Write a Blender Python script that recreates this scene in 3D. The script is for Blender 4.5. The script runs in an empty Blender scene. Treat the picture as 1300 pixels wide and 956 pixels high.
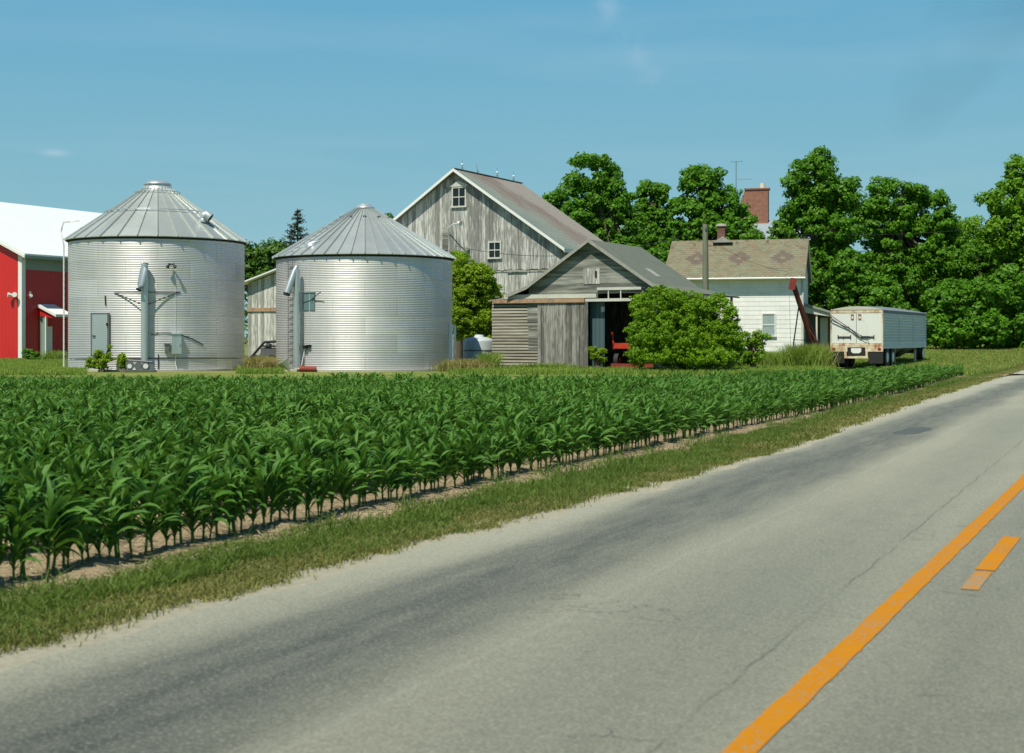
import bpy, math, random
import numpy as np
from mathutils import Vector, Matrix
random.seed(7); rng = np.random.default_rng(11)
S = bpy.context.scene; COL = S.collection
R = math.radians; PI = math.pi
CAMH = 1.45; F = 1805.0
sin, cos = math.sin, math.cos

# ------------------------------------------------------------------ ground height
def sst(a, b, v):
    t = min(1, max(0, (v-a)/(b-a))); return t*t*(3-2*t)
def ground_z(x, y):
    return sst(68, 95, y)*(.15+.6*sst(0, 17, x))
def ground_z_np(x, y):
    t = np.clip((y-68)/27, 0, 1); r = t*t*(3-2*t)
    u = np.clip(x/17, 0, 1); q = u*u*(3-2*u)
    return r*(.15+.6*q)

# ------------------------------------------------------------------ material helpers
class NT:
    def __init__(s, name):
        s.m = bpy.data.materials.new(name); s.m.use_nodes = True
        s.t = s.m.node_tree; s.n = s.t.nodes; s.l = s.t.links
        s.b = s.n['Principled BSDF']; s.tc = s.n.new('ShaderNodeTexCoord')
        s.out = s.n['Material Output']
    def N(s, typ, ins=None, **kw):
        n = s.n.new(typ)
        for k, v in kw.items(): setattr(n, k, v)
        if ins:
            for k, v in ins.items(): s.put(n.inputs[k], v)
        return n
    def put(s, sock, v):
        if isinstance(v, bpy.types.NodeSocket): s.l.new(v, sock)
        elif isinstance(v, bpy.types.Node): s.l.new(v.outputs[0], sock)
        else:
            if isinstance(v, (tuple, list)) and len(v) == 3 and sock.type == 'RGBA': v = (*v, 1)
            sock.default_value = v
    def math(s, op, a, b=0.0, c=0.0, clamp=False):
        n = s.n.new('ShaderNodeMath'); n.operation = op; n.use_clamp = clamp
        s.put(n.inputs[0], a); s.put(n.inputs[1], b); s.put(n.inputs[2], c)
        return n.outputs[0]
    def xyz(s, src=None):
        n = s.n.new('ShaderNodeSeparateXYZ'); s.l.new(src or s.tc.outputs['Object'], n.inputs[0]); return n.outputs
    def vec(s, x, y, z):
        n = s.n.new('ShaderNodeCombineXYZ')
        for i, v in enumerate((x, y, z)): s.put(n.inputs[i], v)
        return n.outputs[0]
    def mapped(s, scale=(1, 1, 1), src=None, loc=(0, 0, 0)):
        n = s.n.new('ShaderNodeMapping'); s.l.new(src or s.tc.outputs['Object'], n.inputs[0])
        n.inputs['Scale'].default_value = scale; n.inputs['Location'].default_value = loc; return n.outputs[0]
    def noise(s, scale, detail=4, vec=None, rough=.55):
        n = s.n.new('ShaderNodeTexNoise'); s.l.new(vec or s.tc.outputs['Object'], n.inputs['Vector'])
        n.inputs['Scale'].default_value = scale; n.inputs['Detail'].default_value = detail
        n.inputs['Roughness'].default_value = rough; return n.outputs['Fac']
    def ramp(s, fac, stops, interp='LINEAR'):
        n = s.n.new('ShaderNodeValToRGB'); s.put(n.inputs[0], fac); cr = n.color_ramp; cr.interpolation = interp
        while len(cr.elements) < len(stops): cr.elements.new(.5)
        for e, (p, c) in zip(cr.elements, stops):
            e.position = p; e.color = (*c, 1) if isinstance(c, (tuple, list)) else (c, c, c, 1)
        return n.outputs[0]
    def mix(s, fac, a, b, mode='MIX'):
        n = s.n.new('ShaderNodeMix'); n.data_type = 'RGBA'; n.blend_type = mode
        s.put(n.inputs[0], fac); s.put(n.inputs[6], a); s.put(n.inputs[7], b); return n.outputs[2]
    def white(s, v):
        n = s.n.new('ShaderNodeTexWhiteNoise'); n.noise_dimensions = '3D'; s.l.new(v, n.inputs['Vector']); return n.outputs['Value']
    def bump(s, h, strength=.3, dist=.02):
        n = s.n.new('ShaderNodeBump'); s.put(n.inputs['Height'], h); n.inputs['Strength'].default_value = strength
        n.inputs['Distance'].default_value = dist; s.l.new(n.outputs[0], s.b.inputs['Normal'])
    def fin(s, col, rough=.7, metal=0.0, spec=.5):
        s.put(s.b.inputs['Base Color'], col); s.put(s.b.inputs['Roughness'], rough)
        s.put(s.b.inputs['Metallic'], metal); s.b.inputs['Specular IOR Level'].default_value = spec
        return s.m

M = {}
def plain(name, col, rough=.7, metal=0.0, var=.25, scale=3, spec=.4):
    a = NT(name); n = a.noise(scale, 5)
    c = a.mix(n, tuple(v*(1-var) for v in col), tuple(min(1, v*(1+var)) for v in col))
    M[name] = a.fin(c, rough, metal, spec); return M[name]

def wood_mat(name, bw, axis, base, light, dark, fleck=.5):
    """weathered bare boards: value per board, grain stretched along the board, pale worn flecks"""
    a = NT(name); x, y, z = a.xyz()
    if axis == 'V': idx = a.math('FLOOR', a.math('DIVIDE', a.math('ADD', x, y), bw)); st = (42, 42, 1.6); fs = (13, 13, 1.6)
    else: idx = a.math('FLOOR', a.math('DIVIDE', z, bw)); st = (1.1, 1.1, 30); fs = (.5, .5, 9)
    rnd = a.white(a.vec(idx, 3.3, 1.7))
    grain = a.noise(1, 6, a.mapped(st)); fl = a.noise(1, 5, a.mapped(fs, loc=(4, 2, 1))); big = a.noise(.45, 3)
    c = a.mix(a.math('MULTIPLY_ADD', rnd, .75, .1), dark, base)
    c = a.mix(a.ramp(grain, [(.33, 0.0), (.72, .85)]), c, base)
    c = a.mix(a.math('MULTIPLY', a.ramp(a.math('MULTIPLY_ADD', rnd, .22, a.math('MULTIPLY_ADD', big, .3, fl)), [(.70, 0.0), (.92, 1.0)]), fleck), c, light)
    c = a.mix(a.ramp(grain, [(.28, .75), (.4, 0.0)]), c, tuple(v*.35 for v in dark))
    a.bump(grain, .35, .01)
    M[name] = a.fin(c, .85, 0, .25)

wood_mat('barn boards', .24, 'V', (.275, .275, .258), (.62, .62, .59), (.145, .146, .136), .8)
wood_mat('whitewashed boards', .24, 'V', (.36, .36, .33), (.68, .68, .63), (.20, .195, .18), .85)
wood_mat('door planks', .2, 'V', (.185, .18, .16), (.46, .45, .41), (.075, .073, .065), .6)
wood_mat('gable boards', .22, 'H', (.165, .17, .15), (.40, .41, .36), (.06, .063, .056), .8)
wood_mat('crib boards', .142, 'H', (.32, .30, .24), (.50, .48, .42), (.17, .155, .12), .6)
wood_mat('pole wood', .5, 'V', (.21, .23, .15), (.30, .31, .24), (.13, .14, .10), .3)
plain('pale trim', (.52, .53, .47), .6, var=.25, scale=2)
plain('white trim', (.74, .75, .72), .5, var=.08)
plain('white sheet roof', (.74, .76, .75), .45, var=.06, scale=.8)
plain('grey trim', (.30, .30, .27), .8, var=.35, scale=5)
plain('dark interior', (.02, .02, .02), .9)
plain('black rubber', (.018, .018, .02), .7)
plain('dark iron', (.045, .045, .05), .55, .5)
plain('grey iron', (.20, .21, .21), .5, .6)
plain('concrete', (.42, .40, .34), .9, var=.2, scale=8)
plain('cream block', (.48, .42, .28), .9, var=.25, scale=6)
plain('red paint', (.45, .045, .02), .45, var=.3, scale=6)
plain('dull red', (.22, .035, .025), .7, var=.5, scale=8)
plain('rust brown', (.11, .03, .02), .75, var=.6, scale=6)
plain('cable', (.03, .03, .03), .6)
plain('white plastic', (.72, .74, .74), .4, var=.05)
plain('tank white', (.50, .56, .58), .35, .1, var=.1)
plain('green grey sheet', (.23, .30, .25), .5, var=.1)
plain('dark teal sheet', (.16, .25, .27), .45, .3, var=.1)
plain('asphalt roofing', (.13, .145, .115), .9, var=.25, scale=2.5)
plain('porch roof', (.25, .26, .24), .8, var=.2)
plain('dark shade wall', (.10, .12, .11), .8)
plain('cream trim', (.62, .58, .48), .6, var=.1)
plain('yellow sun cloth', (.6, .5, .2), .7)
plain('amber plank', (.50, .38, .17), .7, var=.3, scale=10)
plain('slate roof', (.26, .31, .34), .55, var=.15)
plain('tail lamp', (.35, .01, .01), .3)
plain('curtain', (.28, .36, .35), .7, var=.25, scale=6)
def glass_mat(name, col, rough=.06):
    a = NT(name); n = a.noise(1.5, 2); a.bump(n, .15, .02); M[name] = a.fin(col, rough, 0, .3)
glass_mat('window glass', (.015, .02, .025))
glass_mat('rod glass', (.75, .80, .82), .1)

# brick
def brick_mat(name, c1, c2, mortar, sc=1.0):
    a = NT(name); x, y, z = a.xyz(); v = a.vec(a.math('ADD', x, y), z, 0.0)
    b = a.N('ShaderNodeTexBrick', {'Vector': v, 'Color1': c1, 'Color2': c2, 'Mortar': mortar, 'Scale': 1.0, 'Mortar Size': .012*sc, 'Brick Width': .22*sc, 'Row Height': .08*sc})
    c = a.mix(a.noise(2.5, 4), b.outputs[0], tuple(k*.6 for k in c1)); a.bump(b.outputs['Fac'], -.4, .01)
    M[name] = a.fin(c, .9, 0, .2)
brick_mat('red brick', (.36, .13, .075), (.24, .08, .05), (.42, .36, .30), 1.3)
brick_mat('dark brick', (.22, .09, .065), (.15, .06, .05), (.25, .2, .17))

# galvanised
def galv_mat(name, base, rough, metal, sheet=True):
    a = NT(name); x, y, z = a.xyz()
    ang = a.math('ARCTAN2', x, a.math('MULTIPLY', y, -1.0))
    n1 = a.noise(.6, 4); n2 = a.noise(14, 3); streak = a.noise(1, 4, a.mapped((5, 5, .25)))
    if sheet:
        row = a.math('FLOOR', a.math('DIVIDE', z, .813))
        ca = a.math('FLOOR', a.math('ADD', a.math('MULTIPLY', ang, 1.43), a.math('MULTIPLY', row, .5)))
        rnd = a.white(a.vec(row, ca, 2.2))
    else:
        rnd = a.white(a.vec(a.math('FLOOR', a.math('MULTIPLY', ang, 5.0)), 1.1, 2.2))
    t = a.math('ADD', a.math('MULTIPLY', rnd, .34), a.math('MULTIPLY', n1, .4)); t = a.math('ADD', t, a.math('MULTIPLY', streak, .3))
    c = a.mix(a.ramp(t, [(.3, 0.0), (.8, 1.0)]), tuple(v*.84 for v in base), tuple(min(.9, v*1.10) for v in base))
    c = a.mix(a.ramp(n2, [(.55, 0.0), (.75, .25)]), c, tuple(v*.6 for v in base))
    if sheet:
        fa = a.math('FRACT', a.math('ADD', a.math('MULTIPLY', ang, 1.43), a.math('MULTIPLY', row, .5))); seam = a.ramp(fa, [(.0, .55), (.006, .55), (.012, 0.0)])
        fr = a.math('FRACT', a.math('DIVIDE', z, .813)); ringm = a.ramp(fr, [(.0, .35), (.02, .35), (.035, 0.0)])
        c = a.mix(a.math('MAXIMUM', seam, ringm), c, tuple(v*.5 for v in base))
        rust = a.math('MULTIPLY', a.ramp(a.noise(1, 5, a.mapped((3, 3, .5), loc=(1, 7, 2))), [(.66, 0.0), (.76, .35)]), 1.0); c = a.mix(rust, c, (.30, .25, .18))
    M[name] = a.fin(c, a.math('MULTIPLY_ADD', n1, .15, rough-.07), metal, .5)
galv_mat('galvanised wall', (.66, .65, .655), .45, .52)
galv_mat('galvanised roof', (.47, .51, .48), .40, .5, False)
galv_mat('galvanised old roof', (.44, .48, .47), .42, .5, False)
galv_mat('galvanised part', (.55, .60, .62), .38, .6, False)

# red ribbed steel
def sheet_mat(name, col, pitch=.23):
    a = NT(name); x, y, z = a.xyz(); s_ = a.math('ADD', x, y)
    fr = a.math('FRACT', a.math('DIVIDE', s_, pitch)); h = a.ramp(fr, [(0, 0.0), (.06, 1.0), (.14, 1.0), (.2, 0.0)])
    c = a.mix(a.noise(.8, 3), tuple(v*.85 for v in col), col); a.bump(h, .8, .02); M[name] = a.fin(c, .42, 0, .5)
sheet_mat('red steel', (.62, .022, .02)); sheet_mat('red steel shaded', (.50, .02, .022))  # second copy is a darker red, the long wall's shade put into its colour
sheet_mat('fibreglass band', (.22, .29, .24))
sheet_mat('blue grey planks', (.075, .12, .14), .2)

# barn roof: old sheets, verdigris grey near the front, rusty further on
a = NT('rusty roof'); x, y, z = a.xyz()
n = a.noise(.35, 5); st = a.noise(1, 5, a.mapped((.7, 5, .7))); fine = a.noise(9, 4)
t = a.math('ADD', a.math('MULTIPLY', y, .085), a.math('MULTIPLY', a.math('ADD', n, st), .5)); t = a.math('ADD', t, a.math('MULTIPLY', z, .05))
c = a.ramp(t, [(.93, (.235, .285, .255)), (1.05, (.30, .285, .25)), (1.22, (.255, .175, .145)), (1.5, (.33, .30, .265))])
n_ = a.n[-1]
c = a.ramp(a.math('SUBTRACT', t, .6), [(.25, (.17, .225, .195)), (.48, (.235, .26, .225)), (.62, (.225, .20, .17)), (.74, (.20, .155, .13)), (.88, (.29, .265, .235))])
row = a.math('FRACT', a.math('DIVIDE', z, .22)); c = a.mix(a.ramp(row, [(0, .45), (.12, 0.0)]), c, (.10, .085, .07))
c = a.mix(a.ramp(fine, [(.3, .5), (.5, 0.0)]), c, (.11, .08, .065)); a.bump(fine, .3, .01)
M['rusty roof'] = a.fin(c, .8, 0, .3)

# shingle roof with darker diamonds
a = NT('patterned shingles'); x, y, z = a.xyz()
v = a.vec(x, z, 0.0)
b = a.N('ShaderNodeTexBrick', {'Vector': v, 'Color1': (.150, .150, .105), 'Color2': (.205, .19, .13), 'Mortar': (.10, .085, .06), 'Scale': 1.0, 'Mortar Size': .010, 'Brick Width': .30, 'Row Height': .13})
c = b.outputs[0]; wn = a.noise(1.6, 3)
c = a.mix(a.ramp(wn, [(.4, 0.0), (.75, .5)]), c, (.235, .15, .085)); mossy = a.noise(2.2, 4, a.mapped((1, 1, 1), loc=(7, 3, 5)))
c = a.mix(a.ramp(mossy, [(.45, 0.0), (.7, .45)]), c, (.20, .25, .16))
zq = a.math('MULTIPLY', a.math('FLOOR', a.math('DIVIDE', z, .13)), .13); xq = a.math('MULTIPLY', a.math('FLOOR', a.math('DIVIDE', x, .15)), .15)
for dx in (-2.5, .15, 2.75):
    q = a.math('ADD', a.math('MULTIPLY', a.math('ABSOLUTE', a.math('SUBTRACT', xq, dx)), .62), a.math('ABSOLUTE', a.math('SUBTRACT', zq, 5.62)))
    q = a.math('ADD', q, a.math('MULTIPLY', wn, .12))
    ring = a.ramp(q, [(.14, 0.0), (.22, .8), (.48, .8), (.56, 0.0)], 'LINEAR'); c = a.mix(ring, c, (.115, .085, .075))
drip = a.noise(1, 4, a.mapped((2.4, 2.4, .35))); top = a.math('MULTIPLY', a.ramp(drip, [(.56, 0.0), (.64, 1.0)]), a.ramp(a.math('MULTIPLY', z, .1), [(.58, 0.0), (.68, .85)]))
c = a.mix(top, c, (.09, .06, .05))
M['patterned shingles'] = a.fin(c, .9, 0, .2)

# white asbestos siding
a = NT('white siding'); x, y, z = a.xyz(); v = a.vec(a.math('ADD', x, y), z, 0.0)
b = a.N('ShaderNodeTexBrick', {'Vector': v, 'Color1': (.82, .82, .80), 'Color2': (.76, .76, .74), 'Mortar': (.62, .62, .60), 'Scale': 1.0, 'Mortar Size': .006, 'Brick Width': .62, 'Row Height': .27})
c = a.mix(a.ramp(a.noise(1.5, 5), [(.5, 0.0), (.8, .4)]), b.outputs[0], (.45, .44, .40)); M['white siding'] = a.fin(c, .6, 0, .4)

# rusted white paint of the trailer
def rusty_paint(name, col, lo, hi):
    a = NT(name); n = a.noise(2.6, 6, rough=.65); n2 = a.noise(9, 5); st = a.noise(1, 5, a.mapped((9, 9, 1.2)))
    t = a.math('ADD', a.math('MULTIPLY', n, .6), a.math('MULTIPLY', st, .4))
    c = a.mix(a.noise(1, 3), tuple(v*.88 for v in col), col)
    c = a.mix(a.ramp(t, [(lo-.06, 0.0), (lo, .4)]), c, (.62, .42, .20))
    c = a.mix(a.ramp(a.math('ADD', t, a.math('MULTIPLY', n2, .08)), [(lo+.03, 0.0), (hi, 1.0)]), c, (.26, .085, .03))
    M[name] = a.fin(c, .55, 0, .4)
rusty_paint('trailer door paint', (.72, .74, .70), .62, .72)
rusty_paint('trailer frame paint', (.68, .62, .48), .50, .68)
rusty_paint('trailer tarp', (.52, .52, .46), .66, .8)
rusty_paint('trailer side steel', (.68, .71, .71), .66, .78)
rusty_paint('rusty rail', (.30, .20, .15), .50, .80)
plain('dirty tarp', (.17, .195, .215), .7, var=.25)

# leaves
def leaf_mat(name, c1, c2, trans=.3, rough=.5, zone=.35):
    a = NT(name); g = a.N('ShaderNodeNewGeometry'); r = g.outputs['Random Per Island']
    nz = a.noise(zone, 3, a.tc.outputs['Object'])
    nz2 = a.noise(zone*4, 3, a.tc.outputs['Object'])
    t = a.math('ADD', a.math('MULTIPLY', r, .42), a.math('MULTIPLY', a.math('ADD', nz, nz2), .38))
    c = a.mix(a.ramp(t, [(.3, 0.0), (.85, 1.0)]), c1, c2)
    a.fin(c, rough, 0, .2)
    tr = a.N('ShaderNodeBsdfTranslucent', {'Color': a.mix(.5, c, (c2[0]*1.6, c2[1]*1.5, c2[2]*.6))})
    mx = a.N('ShaderNodeMixShader', {0: trans}); a.l.new(a.b.outputs[0], mx.inputs[1]); a.l.new(tr.outputs[0], mx.inputs[2])
    a.l.new(mx.outputs[0], a.out.inputs[0]); M[name] = a.m
leaf_mat('maple leaves', (0.038, 0.129, 0.006), (0.125, 0.296, 0.018), .32)
leaf_mat('bright leaves', (0.056, 0.158, 0.006), (0.177, 0.358, 0.021), .34)
leaf_mat('far leaves', (0.039, 0.105, 0.013), (0.110, 0.225, 0.031))
leaf_mat('lime leaves', (.105, .20, .008), (.28, .42, .02), .38)
leaf_mat('vine leaves', (0.059, 0.157, 0.005), (0.217, 0.387, 0.016), .32)
leaf_mat('spruce needles', (.030, .050, .030), (.060, .085, .045), .1)
leaf_mat('corn leaves', (0.040, 0.121, 0.015), (0.114, 0.254, 0.040), .26, .52, .25)
leaf_mat('grass blades', (0.068, 0.130, 0.020), (0.161, 0.229, 0.044), .3)
leaf_mat('worn grass', (0.096, 0.126, 0.025), (0.271, 0.265, 0.086), .25)
leaf_mat('yard grass', (0.101, 0.201, 0.026), (0.265, 0.355, 0.072), .3, .6, .15)
leaf_mat('dry weeds', (0.150, 0.182, 0.046), (0.390, 0.322, 0.143), .3)
plain('bark', (.10, .085, .06), .95, var=.4, scale=6)

# ground
a = NT('ground grass'); n = a.noise(.18, 5); f = a.noise(14, 6, rough=.7); p = a.noise(1.3, 5)
c = a.mix(a.ramp(n, [(.38, 0.0), (.62, 1.0)]), (.13, .19, .035), (.24, .26, .07)); c = a.mix(a.ramp(p, [(.5, 0.0), (.75, .7)]), c, (.34, .28, .14))
c = a.mix(a.ramp(f, [(.35, .6), (.55, 0.0)]), c, (.03, .045, .012)); a.bump(f, .6, .04); M['ground grass'] = a.fin(c, .95, 0, .1)
a = NT('field soil'); n = a.noise(1.2, 6); f = a.noise(28, 5, rough=.7)
c = a.mix(n, (.25, .19, .115), (.40, .32, .205)); c = a.mix(a.ramp(f, [(.35, .7), (.52, 0.0)]), c, (.10, .07, .045)); c = a.mix(a.ramp(f, [(.6, 0.0), (.72, .6)]), c, (.48, .40, .27))
a.bump(f, .8, .03); M['field soil'] = a.fin(c, .95, 0, .15)
a = NT('gravel edge'); f = a.noise(38, 5, rough=.75); n = a.noise(3, 4)
vor = a.N('ShaderNodeTexVoronoi', {'Vector': a.tc.outputs['Object'], 'Scale': 34.0})
c = a.mix(f, (.22, .20, .14), (.43, .40, .30)); c = a.mix(a.math('MULTIPLY', vor.outputs['Color'], .5), c, (.50, .47, .38)); a.bump(f, .9, .02)
M['gravel edge'] = a.fin(c, .9, 0, .2)

# asphalt: local x = - distance left of camera track, local y = along the road
a = NT('old asphalt'); x, y, z = a.xyz(); L = a.math('MULTIPLY', x, -1.0)
wob = a.math('MULTIPLY', a.math('SUBTRACT', a.noise(.5, 4, a.mapped((1, .35, 1))), .5), .9)
Lw = a.math('ADD', L, wob)
grain = a.noise(62, 9, rough=.86); g2 = a.noise(9, 5); patch = a.noise(.6, 4, a.mapped((1, .3, 1)))
streak = a.noise(1, 6, a.mapped((7, .9, 1)), rough=.65)
c = a.mix(g2, (.265, .262, .200), (.335, .330, .255)); c = a.mix(a.ramp(patch, [(.35, .45), (.6, 0.0)]), c, (.18, .20, .16))
def band(center, width, strength, col):
    global c
    d = a.math('ABSOLUTE', a.math('SUBTRACT', Lw, center)); m = a.ramp(a.math('DIVIDE', d, width), [(.0, strength), (.45, strength*.75), (1.0, 0.0)], 'EASE')
    m = a.math('MULTIPLY', m, a.math('MULTIPLY_ADD', streak, 1.4, .25), clamp=True); c = a.mix(m, c, col)
band(3.55, .80, .95, (.070, .082, .075)); band(1.95, .65, .35, (.12, .135, .115)); band(.75, .6, .45, (.11, .125, .11)); band(-1.2, .7, .5, (.10, .115, .10))
pale = a.ramp(a.math('DIVIDE', a.math('ADD', Lw, a.math('MULTIPLY', g2, .3)), 6), [(.69, 0.0), (.78, .85)]); c = a.mix(pale, c, (.37, .37, .285))
# tarred seam and thin cracks
sd = a.math('ABSOLUTE', a.math('ADD', a.math('SUBTRACT', L, 1.58), a.math('MULTIPLY', a.math('SUBTRACT', a.noise(1.4, 5, a.mapped((1, 1, 1), loc=(3, 9, 0))), .5), .10)))
c = a.mix(a.math('MULTIPLY', a.ramp(sd, [(.004, .6), (.012, 0.0)]), a.ramp(a.noise(.9, 3), [(.38, .1), (.55, 1.0)])), c, (.06, .065, .06))
sd2 = a.math('ABSOLUTE', a.math('ADD', a.math('SUBTRACT', L, 2.75), a.math('MULTIPLY', a.math('SUBTRACT', a.noise(.9, 5), .5), .3)))
c = a.mix(a.ramp(sd2, [(.01, .16), (.025, 0.0)]), c, (.42, .43, .38))
cr = a.N('ShaderNodeTexVoronoi', {'Vector': a.mapped((.55, 1.1, 1)), 'Scale': 1.0}, feature='DISTANCE_TO_EDGE')
wv = a.n[-1]; ad = a.N('ShaderNodeVectorMath', operation='ADD'); nz = a.N('ShaderNodeTexNoise', {'Vector': a.tc.outputs['Object'], 'Scale': 2.2, 'Detail': 5.0})
sc_ = a.N('ShaderNodeVectorMath', operation='SCALE'); a.l.new(nz.outputs['Color'], sc_.inputs[0]); sc_.inputs['Scale'].default_value = .7
a.l.new(a.mapped((.35, 1.5, 1)), ad.inputs[0]); a.l.new(sc_.outputs[0], ad.inputs[1]); a.l.new(ad.outputs[0], cr.inputs['Vector'])
crm = a.math('MULTIPLY', a.ramp(cr.outputs['Distance'], [(.003, .55), (.010, 0.0)]), a.ramp(a.noise(.8, 2, a.mapped((1, .6, 1), loc=(5, 5, 5))), [(.56, 0.0), (.64, 1.0)]))
c = a.mix(crm, c, (.07, .075, .07))
c = a.mix(a.ramp(grain, [(.34, .85), (.50, 0.0)]), c, (.10, .105, .088)); c = a.mix(a.ramp(grain, [(.50, 0.0), (.66, .85)]), c, (.48, .48, .39))
scf = a.noise(1, 4, a.mapped((1.6, 7, 1), loc=(2, 2, 0))); c = a.mix(a.math('MULTIPLY', a.ramp(scf, [(.66, 0.0), (.74, .8)]), a.ramp(patch, [(.4, .2), (.6, 1.0)])), c, (.10, .11, .10))
a.bump(grain, .8, .015); M['old asphalt'] = a.fin(c, .85, 0, .3)
def road_paint(name, wear):
    a = NT(name); g = a.noise(40, 6, rough=.75); n = a.noise(2.5, 4)
    c = a.mix(n, (.42, .155, .001), (.50, .20, .002)); t = a.math('ADD', g, a.math('MULTIPLY', n, .25))
    c = a.mix(a.ramp(t, [(wear-.06, 1.0), (wear+.04, 0.0)]), c, (.235, .235, .18)); a.bump(g, .4, .01); M[name] = a.fin(c, .8, 0, .15)
road_paint('yellow road paint', .54); road_paint('worn yellow paint', .63)
plain('tar patch', (.075, .085, .08), .8, var=.4, scale=20)

# ------------------------------------------------------------------ mesh builder
class MB:
    def __init__(s): s.v = []; s.f = []; s.sm = []
    def add(s, vs, fs, smooth=False):
        o = len(s.v); s.v += [tuple(q) for q in vs]; s.f += [tuple(i+o for i in f) for f in fs]; s.sm += [smooth]*len(fs); return s
    def box(s, x0, x1, y0, y1, z0, z1):
        v = [(x, y, z) for z in (z0, z1) for y in (y0, y1) for x in (x0, x1)]
        return s.add(v, [(0, 2, 3, 1), (4, 5, 7, 6), (0, 1, 5, 4), (2, 6, 7, 3), (0, 4, 6, 2), (1, 3, 7, 5)])
    def obox(s, mat, sx, sy, sz):
        v = [mat @ Vector((x*sx/2, y*sy/2, z*sz/2)) for z in (-1, 1) for y in (-1, 1) for x in (-1, 1)]
        return s.add(v, [(0, 2, 3, 1), (4, 5, 7, 6), (0, 1, 5, 4), (2, 6, 7, 3), (0, 4, 6, 2), (1, 3, 7, 5)])
    def prism(s, poly, y0, y1, plane='xz'):
        n = len(poly)
        if plane == 'xz': v = [(p[0], y, p[1]) for y in (y0, y1) for p in poly]
        elif plane == 'yz': v = [(x, p[0], p[1]) for x in (y0, y1) for p in poly]
        else: v = [(p[0], p[1], z) for z in (y0, y1) for p in poly]
        return s.add(v, [tuple(range(n)), tuple(range(2*n-1, n-1, -1))]+[(i, n+i, n+(i+1) % n, (i+1) % n) for i in range(n)])
    def tube(s, pts, r, n=8, cap=True, smooth=True):
        pts = [Vector(p) for p in pts]; rs = r if isinstance(r, (list, tuple)) else [r]*len(pts); rings = []
        for i, p in enumerate(pts):
            t = (pts[min(i+1, len(pts)-1)]-pts[max(i-1, 0)]).normalized()
            u = t.cross(Vector((0, 0, 1)) if abs(t.z) < .95 else Vector((1, 0, 0))).normalized(); w = t.cross(u)
            rings.append([p+(u*cos(2*PI*k/n)+w*sin(2*PI*k/n))*rs[i] for k in range(n)])
        v = [q for rg in rings for q in rg]; f = []
        for i in range(len(rings)-1):
            for k in range(n): f.append((i*n+k, i*n+(k+1) % n, (i+1)*n+(k+1) % n, (i+1)*n+k))
        s.add(v, f, smooth)
        if cap: s.add(rings[0], [tuple(range(n))]); s.add(rings[-1], [tuple(range(n-1, -1, -1))])
        return s
    def lathe(s, prof, n=48, c=(0, 0), smooth=True, cap=False):
        v = [(c[0]+r*sin(2*PI*k/n), c[1]-r*cos(2*PI*k/n), z) for r, z in prof for k in range(n)]
        f = [(i*n+k, i*n+(k+1) % n, (i+1)*n+(k+1) % n, (i+1)*n+k) for i in range(len(prof)-1) for k in range(n)]
        s.add(v, f, smooth)
        if cap: s.add(v[-n:], [tuple(range(n))])
        return s
    def build(s, name, mat, parent=None, **tags):
        me = bpy.data.meshes.new(name); me.from_pydata(s.v, [], s.f); me.materials.append(M[mat])
        me.polygons.foreach_set('use_smooth', s.sm); me.update()
        o = bpy.data.objects.new(name, me); COL.objects.link(o)
        if parent: o.parent = parent
        for k, v in tags.items(): o[k] = v
        return o
def thing(name, label, cat, loc=(0, 0, 0), rz=0, group=None):
    o = bpy.data.objects.new(name, None); COL.objects.link(o); o.location = loc; o.rotation_euler = (0, 0, rz); o.empty_display_size = .3
    o['label'] = label; o['category'] = cat
    if group: o['group'] = group
    return o
def np_mesh(name, verts, faces, mat, parent=None, smooth=False, **tags):
    """verts (n,3), faces (m,k) arrays"""
    me = bpy.data.meshes.new(name); k = faces.shape[1]; m = len(faces)
    me.vertices.add(len(verts)); me.vertices.foreach_set('co', np.asarray(verts, dtype=np.float32).ravel())
    me.loops.add(m*k); me.loops.foreach_set('vertex_index', np.asarray(faces, dtype=np.int32).ravel())
    me.polygons.add(m); me.polygons.foreach_set('loop_start', np.arange(0, m*k, k, dtype=np.int32))
    me.polygons.foreach_set('use_smooth', np.full(m, smooth)); me.materials.append(M[mat]); me.update(calc_edges=True)
    o = bpy.data.objects.new(name, me); COL.objects.link(o)
    if parent: o.parent = parent
    for q, v in tags.items(): o[q] = v
    return o

# ------------------------------------------------------------------ road frame
HD = R(24.0); RD = (sin(HD), cos(HD)); RL = (-cos(HD), sin(HD))      # along, left
def rw(L, s): return (RD[0]*s+RL[0]*L, RD[1]*s+RL[1]*L)
def interp(v, pts): return float(np.interp(v, [p[0] for p in pts], [p[1] for p in pts]))
EDGE = [(-30, 4.9), (4, 4.87), (9, 4.72), (15, 4.45), (20, 4.42), (34, 4.8), (75, 5.3), (140, 5.6), (400, 6)]
YEL = [(-30, 1.45), (4, 1.30), (9, 1.22), (15, 1.12), (30, 1.1), (75, 1.4), (400, 2)]
CORN = [(-30, 6.05), (5, 6.02), (20, 5.95), (28, 5.75), (40, 5.85), (60, 6.6), (75, 7.0)]

# ------------------------------------------------------------------ ground, road
def grid_axis(a, b, step, far, n=14):
    core = list(np.arange(a, b+.01, step)); g = list(np.geomspace(step, far, n))
    return [a-q for q in reversed(g)]+core+[b+q for q in g]
gx = grid_axis(-60, 60, 3, 900); gy = grid_axis(-40, 120, 3, 1500)
V = [(x, y, ground_z(x, y)) for y in gy for x in gx]; nx = len(gx)
Fq = [(j*nx+i, j*nx+i+1, (j+1)*nx+i+1, (j+1)*nx+i) for j in range(len(gy)-1) for i in range(nx-1)]
g = MB(); g.add(V, Fq, True); g.build('ground', 'ground grass', kind='structure')

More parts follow.
